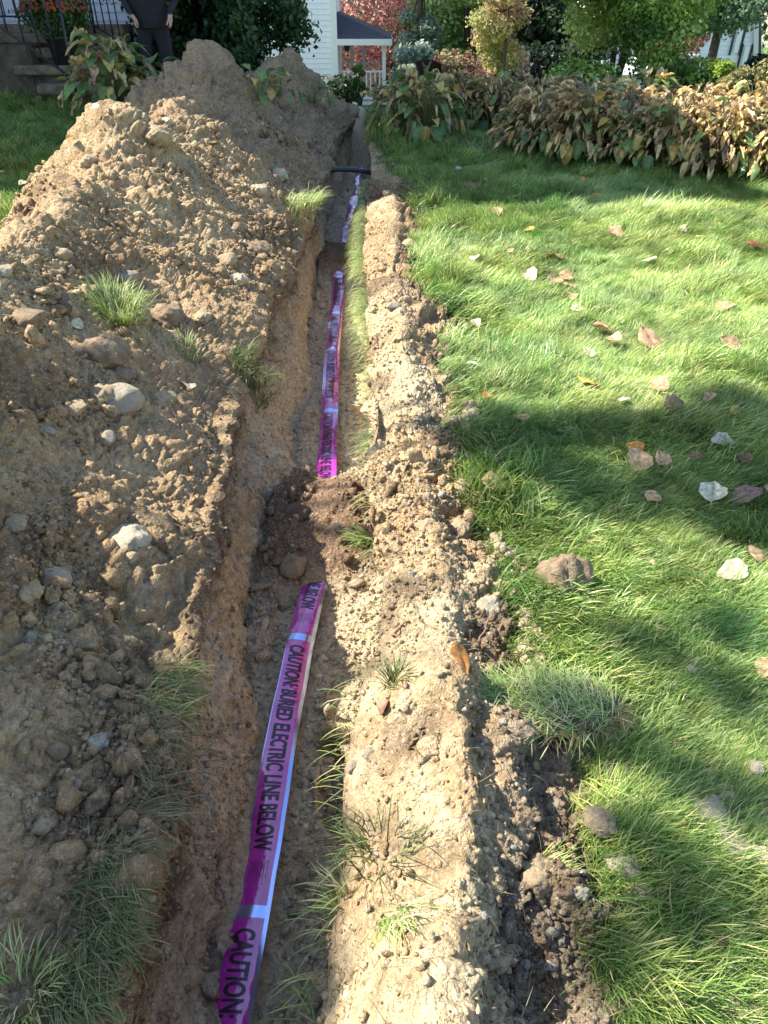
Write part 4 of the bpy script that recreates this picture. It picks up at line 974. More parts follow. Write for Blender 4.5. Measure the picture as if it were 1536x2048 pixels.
for i, x in enumerate(fx):
    y0 = 9.85-(x-1.4)*.66; row.append((x, y0, 1.05+.08*math.sin(i*2.1)))
wd = ['first', 'second', 'third', 'fourth', 'fifth', 'sixth', 'seventh', 'eighth', 'ninth', 'tenth', 'eleventh']
look = ['greyish tan withered', 'drooping brown', 'half green, half withered', 'brown curled', 'tan and green', 'golden tan', 'yellow and green', 'bright tan crumpled', 'sunlit tan']
for i, (x, y, s) in enumerate(front):
    hosta(x, y, [HG[0], HG[1], HM[1]][i], s, ['green and brown hosta clump closest to the trench end', 'large hosta clump with hanging yellow-green leaves near the trench end', 'hosta clump in the gap before the long bed, behind cut stems'][i], group='hostas by the trench end')
for i, (x, y, s) in enumerate(row):
    hosta(x, y, HM[i % 4], s*1.02, f'{look[i]} hosta in front of the long bed, {wd[i]} from the left')
for i in range(9):
    x = 1.75+i*.50; hosta(x+.2, 10.65-(x-1.4)*.60, HM[(i+2) % 4], 1.08, f'withered hosta in the middle row of the long bed, {wd[i]} from the left')
for i in range(10):
    x = .9+i*.62; hosta(x, 11.7-(x-1.4)*.5, (HM+HG)[(i+1) % 6], 1.1, f'hosta in the back row of the long bed, {wd[i]} from the left')
# drooping plant before the steps
pb = Vector((-3.25, 9.9, 0)); pb.z = float(g(pb.x, pb.y))
hosta(pb.x, pb.y, hosta_mesh(640, 170, .24, .85, .5, .35), 1., 'big drooping hosta with yellowing leaves in front of the stone steps', group=None, name='hosta')
hosta(pb.x+.55, pb.y-.1, hosta_mesh(641, 60, .26, .8, .35, .1), 1., 'green and yellow leaves of the hosta clump right of the steps, against the soil heap', group=None)
# uprooted plants on the far heap
for px, py, lb in [(560,185,'uprooted green leafy plant lying on the farthest soil heap, left'), (625,195,'uprooted stalky plant on the farthest soil heap, right'), (520,190,'yellowing plant between the second and the farthest soil heap')]:
    p, _ = hit(px, py+12)
    o = hosta(p.x, p.y, hosta_mesh(650+px, 22, .18, .34, .28, .1), 1., lb, 'uprooted plant', None, 'uprooted_plant', z=p.z-.03)
# cut stems lying on the ground at the bed
n = 700; x = rng.uniform(.6, 2.1, n); y = 10.1-.45*(x-.8)+rng.normal(scale=.16, size=n)
P = np.stack([x, y, np.array([drop(a, b_) for a, b_ in zip(x, y)])+.01], 1)
V, Q, cc = blades(P, rng.random(n)*6.28, rng.uniform(.08, .3, n), rng.uniform(.006, .02, n), rng.uniform(.7, 1.3, n), rng.uniform(1.3, 1.9, n), np.array([[.3,.36,.2],[.4,.33,.2],[.22,.3,.14],[.35,.25,.15]])[rng.integers(0, 4, n)])
tag(link('plant_litter', npmesh('plant_litter', V, Q, M['hosta'], cc)), 'flattened pale cut stems and dead leaves lying before the hosta bed', 'plant litter', kind='stuff')

# ------------------------------------------------------------------ trees and shrubs
def leafcloud(cl, n, ls, pal, seed, flat=.5, core=.45):
    """cl: clumps (x,y,z,rx,ry,rz); leaves on and inside the clumps' shells, pointed quads"""
    rr = np.random.default_rng(seed); cl = np.array(cl, dtype=float); w = (cl[:, 3]*cl[:, 4]+cl[:, 3]*cl[:, 5]); k = rr.choice(len(cl), n, p=w/w.sum())
    d = rr.normal(size=(n, 3)); d /= np.linalg.norm(d, axis=1, keepdims=True)
    rad = 1-core*rr.random(n)**1.5+.12*rr.normal(size=n)
    bumpy = 1+.35*fbm(d[:, 0]*2+k*3.1, d[:, 1]*2, d[:, 2]*2, 1.3, 2, seed)
    c = cl[k, :3]+d*cl[k, 3:]*(rad*bumpy)[:, None]
    nrm = d*.7+rr.normal(size=(n, 3))*.55+np.array([0, 0, .35]); nrm /= np.linalg.norm(nrm, axis=1, keepdims=True)
    t = np.cross(nrm, rr.normal(size=(n, 3))); t /= np.linalg.norm(t, axis=1, keepdims=True); b_ = np.cross(nrm, t)
    s = ls*rr.uniform(.6, 1.35, n)[:, None]
    V = np.stack([c-t*s*.5, c+b_*s*.3+nrm*s*.08, c+t*s*.5, c-b_*s*.3+nrm*s*.08], 1)
    pal = np.array(pal); nz_ = fbm(c[:, 0], c[:, 1], c[:, 2], .8, 2, seed+3)
    pi_ = np.clip(((nz_*1.1+.5)*len(pal)+rr.normal(size=n)*.8), 0, len(pal)-.01).astype(int)
    cc = pal[pi_]*(1+.18*rr.normal(size=(n, 1))).clip(.5, 1.6)
    return V.reshape(-1, 3), np.arange(4*n).reshape(n, 4), np.repeat(cc, 4, 0)
def clumps(c, rx, rz, n, seed, r=(.3, .5), shape='round', ry=None):
    rr = np.random.default_rng(seed); out = []; ry = ry or rx
    for _ in range(n):
        while True:
            p = rr.uniform(-1, 1, 3)
            if shape == 'column':
                if math.hypot(p[0], p[1]) < 1-.55*max(0, p[2])**2: break
            elif shape == 'cone':
                if math.hypot(p[0], p[1]) < (1-(p[2]+1)/2)*.95+.05: break
            elif np.dot(p, p) < 1: break
        q_ = rr.uniform(*r)*(1 if shape != 'cone' else (1.25-(p[2]+1)/2))
        out.append((c[0]+p[0]*rx*.85, c[1]+p[1]*ry*.85, c[2]+p[2]*rz*.88, q_*rx, q_*ry, q_*rx*.75))
    return out
def tree(name, label, base, top, rx, n, ls, pal, seed, shape='round', zlow=None, trunk=.12, nc=26, group=None, limbs=5, cat='tree', r=(.3, .5), fork=None):
    """base Vector on the ground; crown from zlow to top (heights above the base)"""
    t = empty(name, base); tag(t, label, cat, group)
    zl = zlow if zlow is not None else top*.25
    cl = clumps((0, 0, (zl+top)/2), rx, (top-zl)/2, nc, seed, r, shape)
    V, Q, cc = leafcloud(cl, n, ls, pal, seed); link('crown', npmesh('crown', V, Q, M['crown'], cc, smooth=False), t)
    bm = bmesh.new(); rr = random.Random(seed)
    for f_ in (fork or [(0, 0)]):
        tp = Vector((f_[0], f_[1], top*.8)); tube(bm, [(0, 0, -.3), (tp.x*.2+.03, tp.y*.2, top*.25), (tp.x*.6, tp.y*.6, top*.5), tp], [trunk*1.25, trunk, trunk*.65, trunk*.15], 8)
        for k in range(limbs):
            c_ = cl[rr.randrange(len(cl))]; z0 = zl*.8+(top-zl)*rr.uniform(.05, .5); f0 = z0/top; s_ = Vector((tp.x*f0, tp.y*f0, z0))
            e_ = Vector(c_[:3]); tube(bm, [s_, s_.lerp(e_, .5)+Vector((0, 0, .1*top*.3)), e_], [trunk*.4, trunk*.25, trunk*.06], 6)
    fin('trunk', bm, M['bark'], t, (0, 0, 0), True); return t
def onray(px, y, off=0): # x for an image column at distance y
    zg = float(g(0, y)); zc = y*math.cos(TH)+(H-zg)*math.sin(TH); x = (px-768)/F*zc
    return Vector((x, y, float(g(x, y))-.02))
GR = [(.10,.19,.04),(.20,.32,.06),(.33,.46,.09),(.48,.56,.16)]
DK = [(.018,.04,.022),(.03,.06,.03),(.04,.075,.03)]
MA = [(.45,.15,.17),(.58,.25,.25),(.66,.36,.33),(.66,.44,.34),(.5,.42,.18)]
YO = [(.42,.42,.16),(.52,.48,.20),(.58,.43,.25),(.56,.33,.24),(.36,.42,.15)]
BL = [(.18,.24,.17),(.27,.34,.25),(.36,.43,.34)]
LG = [(.20,.31,.09),(.30,.44,.12),(.42,.55,.18),(.5,.58,.24)]
tree('maroon_tree', 'maroon and pink leaved tree behind the white porch', onray(775, 42), 10., 3.6, 36000, .16, MA, 1, 'column', zlow=-.3, trunk=.07, nc=34)
tree('spruce_tree', 'slender blue-grey spruce between the maroon tree and the tall green tree', onray(835, 31), 9., .95, 16000, .10, BL, 2, 'cone', zlow=-.2, nc=50, r=(.22, .38))
tree('green_tree', 'tall light green leafy tree right of the blue-grey spruce', onray(925, 33), 8.5, 1.9, 24000, .17, LG, 3, 'column', zlow=.0, nc=26)
tree('autumn_tree', 'yellow-orange autumn tree beside the dark evergreens', onray(1000, 26), 6.6, .98, 22000, .10, YO, 4, zlow=-.5, nc=44, trunk=.04, shape='column')
tree('evergreen_tree', 'dark tall evergreen left of the broad green tree', onray(1090, 29), 10., 1.9, 30000, .2, DK, 5, 'cone', zlow=.0, nc=30)
tree('evergreen_tree', 'dark evergreen partly behind the yellow-orange tree', onray(1045, 33), 11., 1.8, 22000, .22, DK, 6, 'cone', zlow=.0, nc=26)
tree('evergreen_tree', 'dark green conifer behind the spruce and the tall green tree', onray(880, 41), 11., 2.8, 12000, .25, DK, 7, 'cone', zlow=.0, nc=26)
tree('broadleaf_tree', 'broad green tree with several dark trunks rising behind the hosta bed', onray(1215, 17.5), 5.2, 2.1, 46000, .085, GR, 8, zlow=.55, nc=34, trunk=.055, r=(.22, .38), fork=[(-.4, 0), (.9, .1), (1.3, .3)], limbs=6)
tree('red_maple', 'small red-leaved tree glimpsed through the broad green tree', onray(1330, 25), 4.3, 1.6, 7000, .15, [(.6,.10,.15),(.66,.2,.2),(.5,.2,.12)], 9, zlow=.3, nc=22)
tree('pale_green_tree', 'pale bluish green tree left of the tilted white gable', onray(1400, 22), 5.6, 1.2, 15000, .11, [(.08,.15,.07),(.13,.22,.11),(.18,.27,.15)], 10, zlow=.9, nc=24)
tree('green_tree', 'green tree at the right edge beyond the white gable', onray(1590, 30), 8.5, 1.6, 9000, .17, GR, 11, zlow=.5, nc=20)
def bush(name, label, c, rx, rz, n, ls, pal, seed, nc=14, ry=None, cat='shrub', flat=False, mat=None, group=None):
    t = empty(name, c); tag(t, label, cat, group)
    cl = clumps((0, 0, rz*.95), rx, rz, nc, seed, (.32, .5), 'round', ry); V, Q, cc = leafcloud(cl, n, ls, pal, seed, core=.6); V[:, 2] = np.maximum(V[:, 2], .02)
    link('foliage', npmesh('foliage', V, Q, M['crown'], cc, smooth=False), t)
    bm = bmesh.new(); rr = random.Random(seed)
    for k in range(6):
        c_ = cl[rr.randrange(len(cl))]; tube(bm, [(rr.uniform(-.1, .1)*rx, rr.uniform(-.1, .1)*rx, -.1), (c_[0]*.5, c_[1]*.5, c_[2]*.5), c_[:3]], [.03, .02, .006], 6)
    fin('stem', bm, M['bark'], t, (0, 0, 0), True); return t
RH = [(.022,.05,.02),(.04,.085,.028),(.07,.13,.04)]
bush('evergreen_bush', 'large dark rhododendron-like bush behind the second soil heap', Vector((-2.75, 12.9, .1)), 1.05, 1.2, 16000, .10, RH, 21, 22)
bush('evergreen_bush', 'dark evergreen bush with upright shoots left of the white porch house', Vector((-2.25, 14.3, .0)), .85, 1.3, 13000, .10, RH, 22, 20)
bush('low_shrub', 'small dark shrub at the foot of the white porch house', onray(676, 24), .6, .5, 2500, .1, DK, 23, 8)
bush('arborvitae', 'small bright green cone-shaped arborvitae before the porch railing', onray(719, 16.6), .16, .42, 3000, .05, [(.14,.27,.03),(.2,.34,.05),(.10,.2,.03)], 24, 10, cat='arborvitae')
bush('low_shrub', 'pinkish low shrub between the hostas and the tall green tree', onray(905, 22), 1.1, .75, 5000, .12, [(.35,.14,.12),(.42,.24,.18),(.3,.28,.12)], 25, 10)
bush('low_shrub', 'dusty green low shrub under the blue-grey spruce', onray(830, 21), .7, .7, 3000, .12, BL, 26, 8)
bush('low_shrub', 'yellow-green shrub behind the right end of the hosta bed', onray(1432, 15.2), .33, .42, 2600, .07, [(.25,.36,.05),(.32,.42,.07)], 27, 8)
bush('low_shrub', 'olive shrub right of the yellow-green shrub', onray(1482, 14.5), .45, .42, 2600, .08, [(.22,.26,.09),(.3,.3,.12),(.36,.3,.12)], 28, 8)
bush('low_shrub', 'dark rounded shrub at the right edge before the white gable', onray(1540, 17), .6, .75, 4000, .1, [(.03,.045,.03),(.05,.06,.03)], 29, 10)
bush('low_shrub', 'green shrubbery below the broad green tree', onray(1130, 16), .8, .55, 4000, .1, GR, 30, 10)
bush('low_shrub', 'dark green low shrub under the pale bluish tree', onray(1345, 17.5), .9, .5, 4000, .1, GR, 31, 10)
bush('dried_flower_head', 'dried pinkish flower head sticking up behind the hostas', onray(1040, 13.2)+Vector((0, 0, .55)), .13, .14, 260, .05, [(.45,.28,.18),(.5,.33,.22)], 32, 4, cat='flower')
# far wood closing the view
cl = []
rr = random.Random(4)
for i in range(90):
    x = rr.uniform(-45, 48); y = rr.uniform(52, 70); cl.append((x, y, float(g(x, y))+rr.uniform(1, 9), rr.uniform(2, 4), 2.5, rr.uniform(2, 4)))
V, Q, cc = leafcloud(cl, 42000, .5, DK+GR[:2], 40); tag(link('far_wood', npmesh('far_wood', V, Q, M['crown'], cc, smooth=False)), 'dense dark green woodland far behind the houses', 'woodland', kind='stuff')

# big tree outside the frame on the left, whose crown shades part of the heap and lawn
def shade_clump(px, py, dist, r):
    p = atZ(px, py, .0); c = p+SUNV*dist; return (c.x, c.y, c.z, r, r, r*.8)
bt_ = Vector((-8.6, 4.2, 0)); bt_.z = float(g(bt_.x, bt_.y))
t = empty('yard_tree', bt_); tag(t, 'leafy yard tree left of the soil heap whose crown shades the heap and lawn', 'tree')
sc_ = [(1500,850,12.5,.26),(1350,880,12.2,.22),(1200,870,12.,.2),(1050,890,12,.22),(1450,980,12.4,.3),(1250,1010,12.,.22),(1100,960,12,.2),(960,900,11.8,.16),(100,790,10.6,.25),(10,860,10.4,.3),(1540,1060,12.4,.26),(1600,900,12.6,.35),(1330,1330,12,.10),(1270,1520,12,.12),(1480,1880,12,.12),(1310,1980,12,.10),(1360,1730,12,.08),(1540,1650,12,.10),(1430,1600,12,.07),(1500,1420,12,.09),(1500,1300,12,.1),(1700,1000,12.7,.5),
       (20,1290,10.5,.26),(60,1420,10.6,.36),(200,1560,10.8,.36),(380,1750,10.9,.3),(60,1700,10.6,.4),(250,1930,10.8,.38),(480,1950,11,.22),(560,1650,11.1,.10)]
cl = []
for a in sc_:
    c = shade_clump(*a); cl.append((c[0]-bt_.x, c[1]-bt_.y, c[2]-bt_.z, c[3], c[4], c[5]))
V, Q, cc = leafcloud(cl, 26000, .07, GR, 41, core=.9); link('crown', npmesh('crown', V, Q, M['crown'], cc, smooth=False), t)
bm = bmesh.new(); tube(bm, [(0, 0, -.2), (.05, 0, 2.5), (0, .1, 5), (.1, .1, 7.5)], [.28, .22, .15, .06], 10)
for c in cl[::3]: tube(bm, [(.02, .02, 4.2), (c[0]*.5, c[1]*.5, c[2]*.5+2.4), c[:3]], [.06, .035, .01], 6)
fin('trunk', bm, M['bark'], t, (0, 0, 0), True)

# ------------------------------------------------------------------ house on the left with steps
def clapboard(bm, x0, x1, y, z0, z1, e=.11, face=-1, ax='x'):
    """lapped boards on a wall facing -y (ax x) or +x (ax y)"""
    n_ = int((z1-z0)/e)
    for i in range(n_):
        za, zb = z0+i*e, z0+(i+1)*e+.004; o_, i_ = e*.17, .004
        if ax == 'x': c_ = [(x0, y-o_, za), (x1, y-o_, za), (x1, y-i_, zb), (x0, y-i_, zb)]; lo = [(x0, y-i_, za), (x1, y-i_, za)]
        else: c_ = [(y+o_, x0, za), (y+o_, x1, za), (y+i_, x1, zb), (y+i_, x0, zb)]; lo = [(y+i_, x0, za), (y+i_, x1, za)]
        v = [bm.verts.new(p_) for p_ in c_]; bm.faces.new(v); l_ = [bm.verts.new(p_) for p_ in lo]; bm.faces.new((v[0], l_[0], l_[1], v[1]))
hs = empty('house', (-8, 13, .4)); tag(hs, 'white clapboard house behind the stone steps at the left', 'house')
inv = Matrix.Translation(-hs.location)
def hp(name, bm, mat, par=hs, smooth=False):
    o = fin(name, bm, mat, par, (0, 0, 0), smooth); o.matrix_parent_inverse = Matrix.Translation(-hs.location) if par == hs else Matrix(); return o
bm = bmesh.new(); box(bm, (-8.7, 17.5, 5.0), (10.7, 8.9, 9.4)); box(bm, (-10.6, 11.2, 5.0), (9.7, 3.8, 9.4)); hp('wall', bm, M['siding'])
bm = bmesh.new(); clapboard(bm, -5.7, -3.36, 13.0, .75, 9.6); clapboard(bm, 13.0, 21.9, -3.34, .75, 9.6, ax='y'); clapboard(bm, 9.4, 13.0, -5.74, .75, 9.6, ax='y'); hp('siding', bm, M['siding'])
bm = bmesh.new(); box(bm, (-8.7, 17.5, .2), (10.62, 8.8, .9)); box(bm, (-10.6, 11.2, .2), (9.6, 3.7, .9)); hp('foundation', bm, M['slab'])
bm = bmesh.new(); box(bm, (-8.7, 17.3, 9.8), (11.3, 9.6, .25)); box(bm, (-10.6, 11.1, 9.83), (9.9, 4.2, .25))
v = [bm.verts.new(p_) for p_ in [(-14.3,12.6,9.92),(-3.1,12.6,9.92),(-3.1,22,9.92),(-14.3,22,9.92),(-12,17.3,12.0),(-6,17.3,12.0)]]
for f_ in [(0,1,5,4),(1,2,5),(2,3,4,5),(3,0,4)]: bm.faces.new([v[i] for i in f_])
hp('roof', bm, M['shingle'])
bm = bmesh.new(); box(bm, (-3.36, 12.97, 5.1), (.12, .07, 9.0)); hp('corner_board', bm, M['trim'])
# steps
stp = empty('stone_steps', (-5.0, 11.6, .4)); tag(stp, 'weathered stone steps with rough masonry sides in the shade at the left', 'steps')
sinv = Matrix.Translation(-stp.location)
def spart(name, bm, mat):
    o = fin(name, bm, mat, stp); o.matrix_parent_inverse = sinv; return o
rows_ = [(183,205,73,205),(146,168,28,213),(110,130,140,213),(88,97,157,217),(63,75,-60,60)]
Y0 = 11.3
zt = [atY(100, yy, Y0+i*.30).z for i, yy in enumerate([170,131,97,68,50])]
lefts = [atY(73,175,Y0).x, atY(28,135,Y0+.3).x, atY(-40,100,Y0+.6).x, atY(-120,70,Y0+.9).x, -8.]
for i in range(5):
    x1 = atY(214, 170, Y0).x+.0; y = Y0+i*.30; bm = bmesh.new()
    box(bm, ((lefts[i]+x1)/2, y+.28, zt[i]-.055), (x1-lefts[i], .62, .11), bevel=.018)
    spart('tread', bm, M['slab'])
    zb = .2 if i == 0 else zt[i-1]-.02
    bm = bmesh.new(); box(bm, ((lefts[i]+x1)/2+.02, y+.40, (zb+zt[i]-.11)/2-.02), (x1-lefts[i]-.1, .6, zt[i]-.11-zb+.06), bevel=.01); spart('riser', bm, M['step'])
bm = bmesh.new(); zw = atY(30, 92, Y0+.4).z; box(bm, (atY(30, 100, Y0).x-.62, Y0+1.1, zw/2), (1.3, 1.5, zw), bevel=.03); spart('side_wall', bm, M['step'])
# iron railings
def railing(label, A, B, post_b, post_t, ybal, n_, scroll):
    r = empty('iron_railing', post_b); tag(r, label, 'railing', 'black iron railings of the steps'); pi = Matrix.Translation(-Vector(post_b))
    def rp(nm, bm): o = fin(nm, bm, M['iron'], r, (0, 0, 0), True); o.matrix_parent_inverse = pi
    A, B, T, Bb = Vector(A), Vector(B), Vector(post_t), Vector(post_b)
    bm = bmesh.new(); tube(bm, [Bb, T], .018, 8); rp('post', bm)
    up = Vector((0, 0, .95)); bm = bmesh.new(); tube(bm, [A, B], .014); rp('lower_rail', bm)
    bm = bmesh.new(); tube(bm, [A+up, B+up], .02); rp('handrail', bm)
    for i in range(1, n_):
        p_ = A.lerp(B, i/n_); bm = bmesh.new(); tube(bm, [p_, p_+up], .009)
        if i % 3 == scroll:
            for s_ in (-1, 1):
                c_ = p_+Vector((s_*.055, 0, .45)); tube(bm, [c_+Vector((math.cos(t_)*.05*(1-.08*t_)*s_, 0, math.sin(t_)*.075*(1-.08*t_))) for t_ in np.linspace(-1.6, 5, 16)], .006)
        rp('baluster', bm)
railing('near black iron railing slanting down across the steps to its post on the lawn', atY(-160, -60, 11.3), atY(150, 160, 10.9), atY(157, 208, 10.85), atY(112, -25, 10.85), 0, 9, 2)
railing('far black iron railing with scrolls in front of the white siding', atY(168, 38, 12.3), atY(257, 93, 11.6), atY(190, 67, 12.3), atY(168, -60, 12.2), 0, 6, 1)
railing('upper black iron railing along the landing in front of the siding', atY(-100, 32, 12.6), atY(167, 34, 12.5), atY(167, 67, 12.5), atY(155, -80, 12.5), 0, 12, 1)
# chrysanthemum in a dark pot
pm = atY(105, 140, 11.25); mm_ = empty('flower_pot', (pm.x, Y0+.5, zt[1])); tag(mm_, 'potted chrysanthemum with orange-red flowers on the steps behind the near railing', 'potted plant')
bm = bmesh.new(); n_ = 20; prf = [(.15, 0), (.20, .30), (.215, .30), (.215, .335), (.19, .335), (.18, .30), (0, .29)]
rings = [[bm.verts.new((r_*math.cos(k*6.2832/n_), r_*math.sin(k*6.2832/n_), z_)) for k in range(n_)] for r_, z_ in prf[:-1]]
for a, b_ in zip(rings, rings[1:]):
    for k in range(n_): bm.faces.new((a[k], a[(k+1) % n_], b_[(k+1) % n_], b_[k]))
bm.faces.new(rings[0][::-1]); bm.faces.new(rings[-1]); fin('pot', bm, M['pot'], mm_, (0, 0, 0), True)
V, Q, cc = leafcloud([(0, 0, .60, .42, .40, .28)], 7000, .05, [(.04,.09,.02),(.07,.14,.03)], 50, core=.8); link('foliage', npmesh('foliage', V, Q, M['crown'], cc, smooth=False), mm_)
rr2 = np.random.default_rng(51); d = rr2.normal(size=(620, 3)); d[:, 2] = np.abs(d[:, 2])+.05; d /= np.linalg.norm(d, axis=1, keepdims=True)
fc = d*np.array([.44, .42, .31])+np.array([0, 0, .60]); vs, fs, cs = [], [], []
for i, c_ in enumerate(fc):
    nrm = d[i]; t1 = np.cross(nrm, [0, 0, 1.1]); t1 /= np.linalg.norm(t1)+1e-6; t2 = np.cross(nrm, t1); b0 = len(vs); vs.append(c_+nrm*.012)
    for k in range(10): a = k*.6283; r_ = .026 if k % 2 else .017; vs.append(c_+(t1*math.cos(a)+t2*math.sin(a))*r_)
    for k in range(10): fs.append((b0, b0+1+k, b0+1+(k+1) % 10))
    cs += [np.array([[.5,.09,.04],[.6,.16,.05],[.45,.12,.10]][i % 3])]*11
link('flowers', npmesh('flowers', np.array(vs), np.array(fs), M['crown'], np.array(cs), smooth=False), mm_)

# ------------------------------------------------------------------ person in black
def person():
    px = Vector((-3.0, 11.15, float(g(-3.0, 11.15)))); r = empty('person', px); r.scale = (1.08, 1.08, 1.08)
    tag(r, 'person in black clothes standing behind the drooping hosta by the steps', 'person')
    J = {}; verts, edges, rad = [], [], []
    def v(n_, p_, r_, par=None):
        J[n_] = len(verts); verts.append(p_); rad.append(r_)
        if par: edges.append((J[par], J[n_]))
    v('pel', (0, 0, .98), (.175, .12)); v('waist', (0, 0, 1.14), (.165, .12), 'pel'); v('chest', (0, .0, 1.34), (.20, .13), 'waist'); v('neckb', (0, 0, 1.50), (.09, .08), 'chest')
    v('neck', (0, -.01, 1.56), (.058, .058), 'neckb'); v('head', (0, -.02, 1.66), (.08, .095), 'neck'); v('top', (0, -.02, 1.76), (.065, .08), 'head')
    for s, n_ in ((-1, 'l'), (1, 'r')):
        v('hip'+n_, (s*.10, 0, .90), (.105, .11), 'pel'); v('kn'+n_, (s*.13, -.03, .50), (.068, .07), 'hip'+n_); v('an'+n_, (s*.14, .02, .10), (.045, .05), 'kn'+n_)
        v('heel'+n_, (s*.14, .0, .05), (.045, .045), 'an'+n_); v('toe'+n_, (s*.16, -.17, .035), (.045, .035), 'heel'+n_)
        v('sh'+n_, (s*.19, 0, 1.44), (.075, .075), 'chest'); v('el'+n_, (s*.30, .03, 1.16), (.05, .05), 'sh'+n_); v('wr'+n_, ((.27, -.14, 1.06) if s > 0 else (-.20, -.17, 1.05)), (.034, .034), 'el'+n_)
        v('palm'+n_, ((.265, -.17, .99) if s > 0 else (-.15, -.17, 1.0)), (.038, .018), 'wr'+n_)
        for k in range(4):
            o_ = (k-1.5)*.02; v(f'f{k}a'+n_, (s*.265-(s < 0)*-.12, -.18+o_, .93), (.0095, .0095), 'palm'+n_); v(f'f{k}b'+n_, (s*.25-(s < 0)*-.12, -.185+o_, .895+.006*abs(k-1.5)), (.008, .008), f'f{k}a'+n_)
        v('th'+n_, (s*.24-(s < 0)*-.12, -.21, .96), (.011, .011), 'palm'+n_); v('thb'+n_, (s*.225-(s < 0)*-.12, -.22, .925), (.009, .009), 'th'+n_)
    me = bpy.data.meshes.new('body'); me.from_pydata(verts, edges, []); o = link('body', me, r)
    md = o.modifiers.new('skin', 'SKIN'); 
    for i, sv in enumerate(me.skin_vertices[0].data): sv.radius = rad[i]; sv.use_root = (i == 0)
    md.use_smooth_shade = True; o.modifiers.new('sub', 'SUBSURF').levels = 2; o.modifiers['sub'].render_levels = 2
    bpy.context.view_layer.update(); dg = bpy.context.evaluated_depsgraph_get(); m2 = bpy.data.meshes.new_from_object(o.evaluated_get(dg)); o.modifiers.clear(); o.data = m2
    m2.materials.clear(); m2.materials.append(M['black']); m2.materials.append(M['skin'])
    for p_ in m2.polygons:
        c_ = p_.center; hand = .7 < c_.z < 1.03 and (c_.x > .215 or (c_.y < -.15 and c_.x < -.05)); p_.material_index = 1 if (c_.z > 1.54 or hand) else 0; p_.use_smooth = True
    # clothing bulk: jacket shell
    bm = bmesh.new()
    prf = [(.90,.215,.15),(.98,.225,.16),(1.12,.205,.15),(1.28,.225,.16),(1.42,.225,.145),(1.50,.13,.11),(1.53,.085,.085)]
    rg = [[bm.verts.new((a_*math.cos(k*.2618), b_*math.sin(k*.2618)+.008*math.sin(k*2+z_*30), z_)) for k in range(24)] for z_, a_, b_ in prf]
    for a, b_ in zip(rg, rg[1:]):
        for k in range(24): bm.faces.new((a[k], a[(k+1) % 24], b_[(k+1) % 24], b_[k]))
    fin('jacket', bm, M['black'], r, (0, 0, 0), True)
    bm = bmesh.new(); bmesh.ops.create_icosphere(bm, subdivisions=3, radius=1., matrix=Matrix.Translation((0, .01, 1.73)) @ Matrix.Diagonal((.098, .115, .10, 1))); fin('hair', bm, M['hair'], r, (0, 0, 0), True)
    bm = bmesh.new(); bmesh.ops.create_cone(bm, segments=8, radius1=.016, radius2=.006, depth=.04, matrix=Matrix.Translation((0, -.125, 1.66)) @ Matrix.Rotation(R(80), 4, 'X'), cap_ends=True); fin('nose', bm, M['skin'], r, (0, 0, 0), True)
person()

# ------------------------------------------------------------------ porch house beyond
YH = 32.; zb = atY(700, 205, YH).z
def X(px): return atY(px, 150, YH).x
ph = empty('porch_house', (X(640), YH, zb)); tag(ph, 'white clapboard house corner with a hipped grey porch roof and railing', 'house')
pinv = Matrix.Translation(-ph.location)
def pp(nm, bm, mat, par=None):
    o = fin(nm, bm, mat, par or ph); o.matrix_parent_inverse = pinv if par is None else Matrix.Identity(4); return o
zt_ = 9.
bm = bmesh.new(); x0, x1 = X(560)-4, X(668); box(bm, ((x0+x1)/2, YH+4, (zb-.6+zt_)/2), (x1-x0, 7.9, zt_-zb+.6)); pp('wall', bm, M['siding'])
bm = bmesh.new(); clapboard(bm, x0, x1-.05, YH+.03, zb-.4, zt_, .17); pp('siding', bm, M['siding'])
bm = bmesh.new(); box(bm, (x1+.06, YH, (zb-.5+zt_)/2), (.22, .16, zt_-zb+.5)); pp('corner_board', bm, M['trim'])
# porch sits to the right of the corner
xe = X(768); yd = YH+.3; zs = atY(720, 88, YH).z; zr = atY(690, 42, YH).z
bm = bmesh.new(); box(bm, ((x1+xe)/2+.1, yd+2.3, zb-.12), (xe-x1+.3, 5., .24)); box(bm, ((x1+xe)/2+.1, yd+2.3, zb-.55), (xe-x1+.1, 4.7, .6)); pp('porch_floor', bm, M['trim'])
bm = bmesh.new(); e0, e1 = x1+.1, xe+.3
v = [bm.verts.new(p_) for p_ in [(e0, yd-.35, zs+.16), (e1, yd-.35, zs+.16), (e1, yd+5.3, zs+.16), (e0, yd+5.3, zs+.16), (e0, yd+2.4, zr+.5), (e0, yd-.0, zr-.0)]]
bm.free(); bm = bmesh.new()
v = [bm.verts.new(p_) for p_ in [(e0, yd-.35, zs+.16), (e1, yd-.35, zs+.16), (e1, yd+5.3, zs+.16), (e0, yd+5.3, zs+.16), (e0, yd+1.2, zr+.25), (e0, yd+3.6, zr+.25)]]
for f_ in [(0,1,4),(1,2,5,4),(2,3,5),(3,0,4,5),(0,3,2,1)]: bm.faces.new([v[i] for i in f_])
pp('porch_roof', bm, M['shingle'])
bm = bmesh.new(); box(bm, ((e0+e1)/2, yd-.33, zs+.06), (e1-e0, .08, .2)); box(bm, (e1-.03, yd+2.5, zs+.06), (.08, 5.6, .2)); pp('fascia', bm, M['trim'])
bm = bmesh.new(); box(bm, ((e0+e1)/2, yd+2.4, zs+.02), (e1-e0-.1, 5.3, .06)); pp('soffit', bm, M['ceil'])
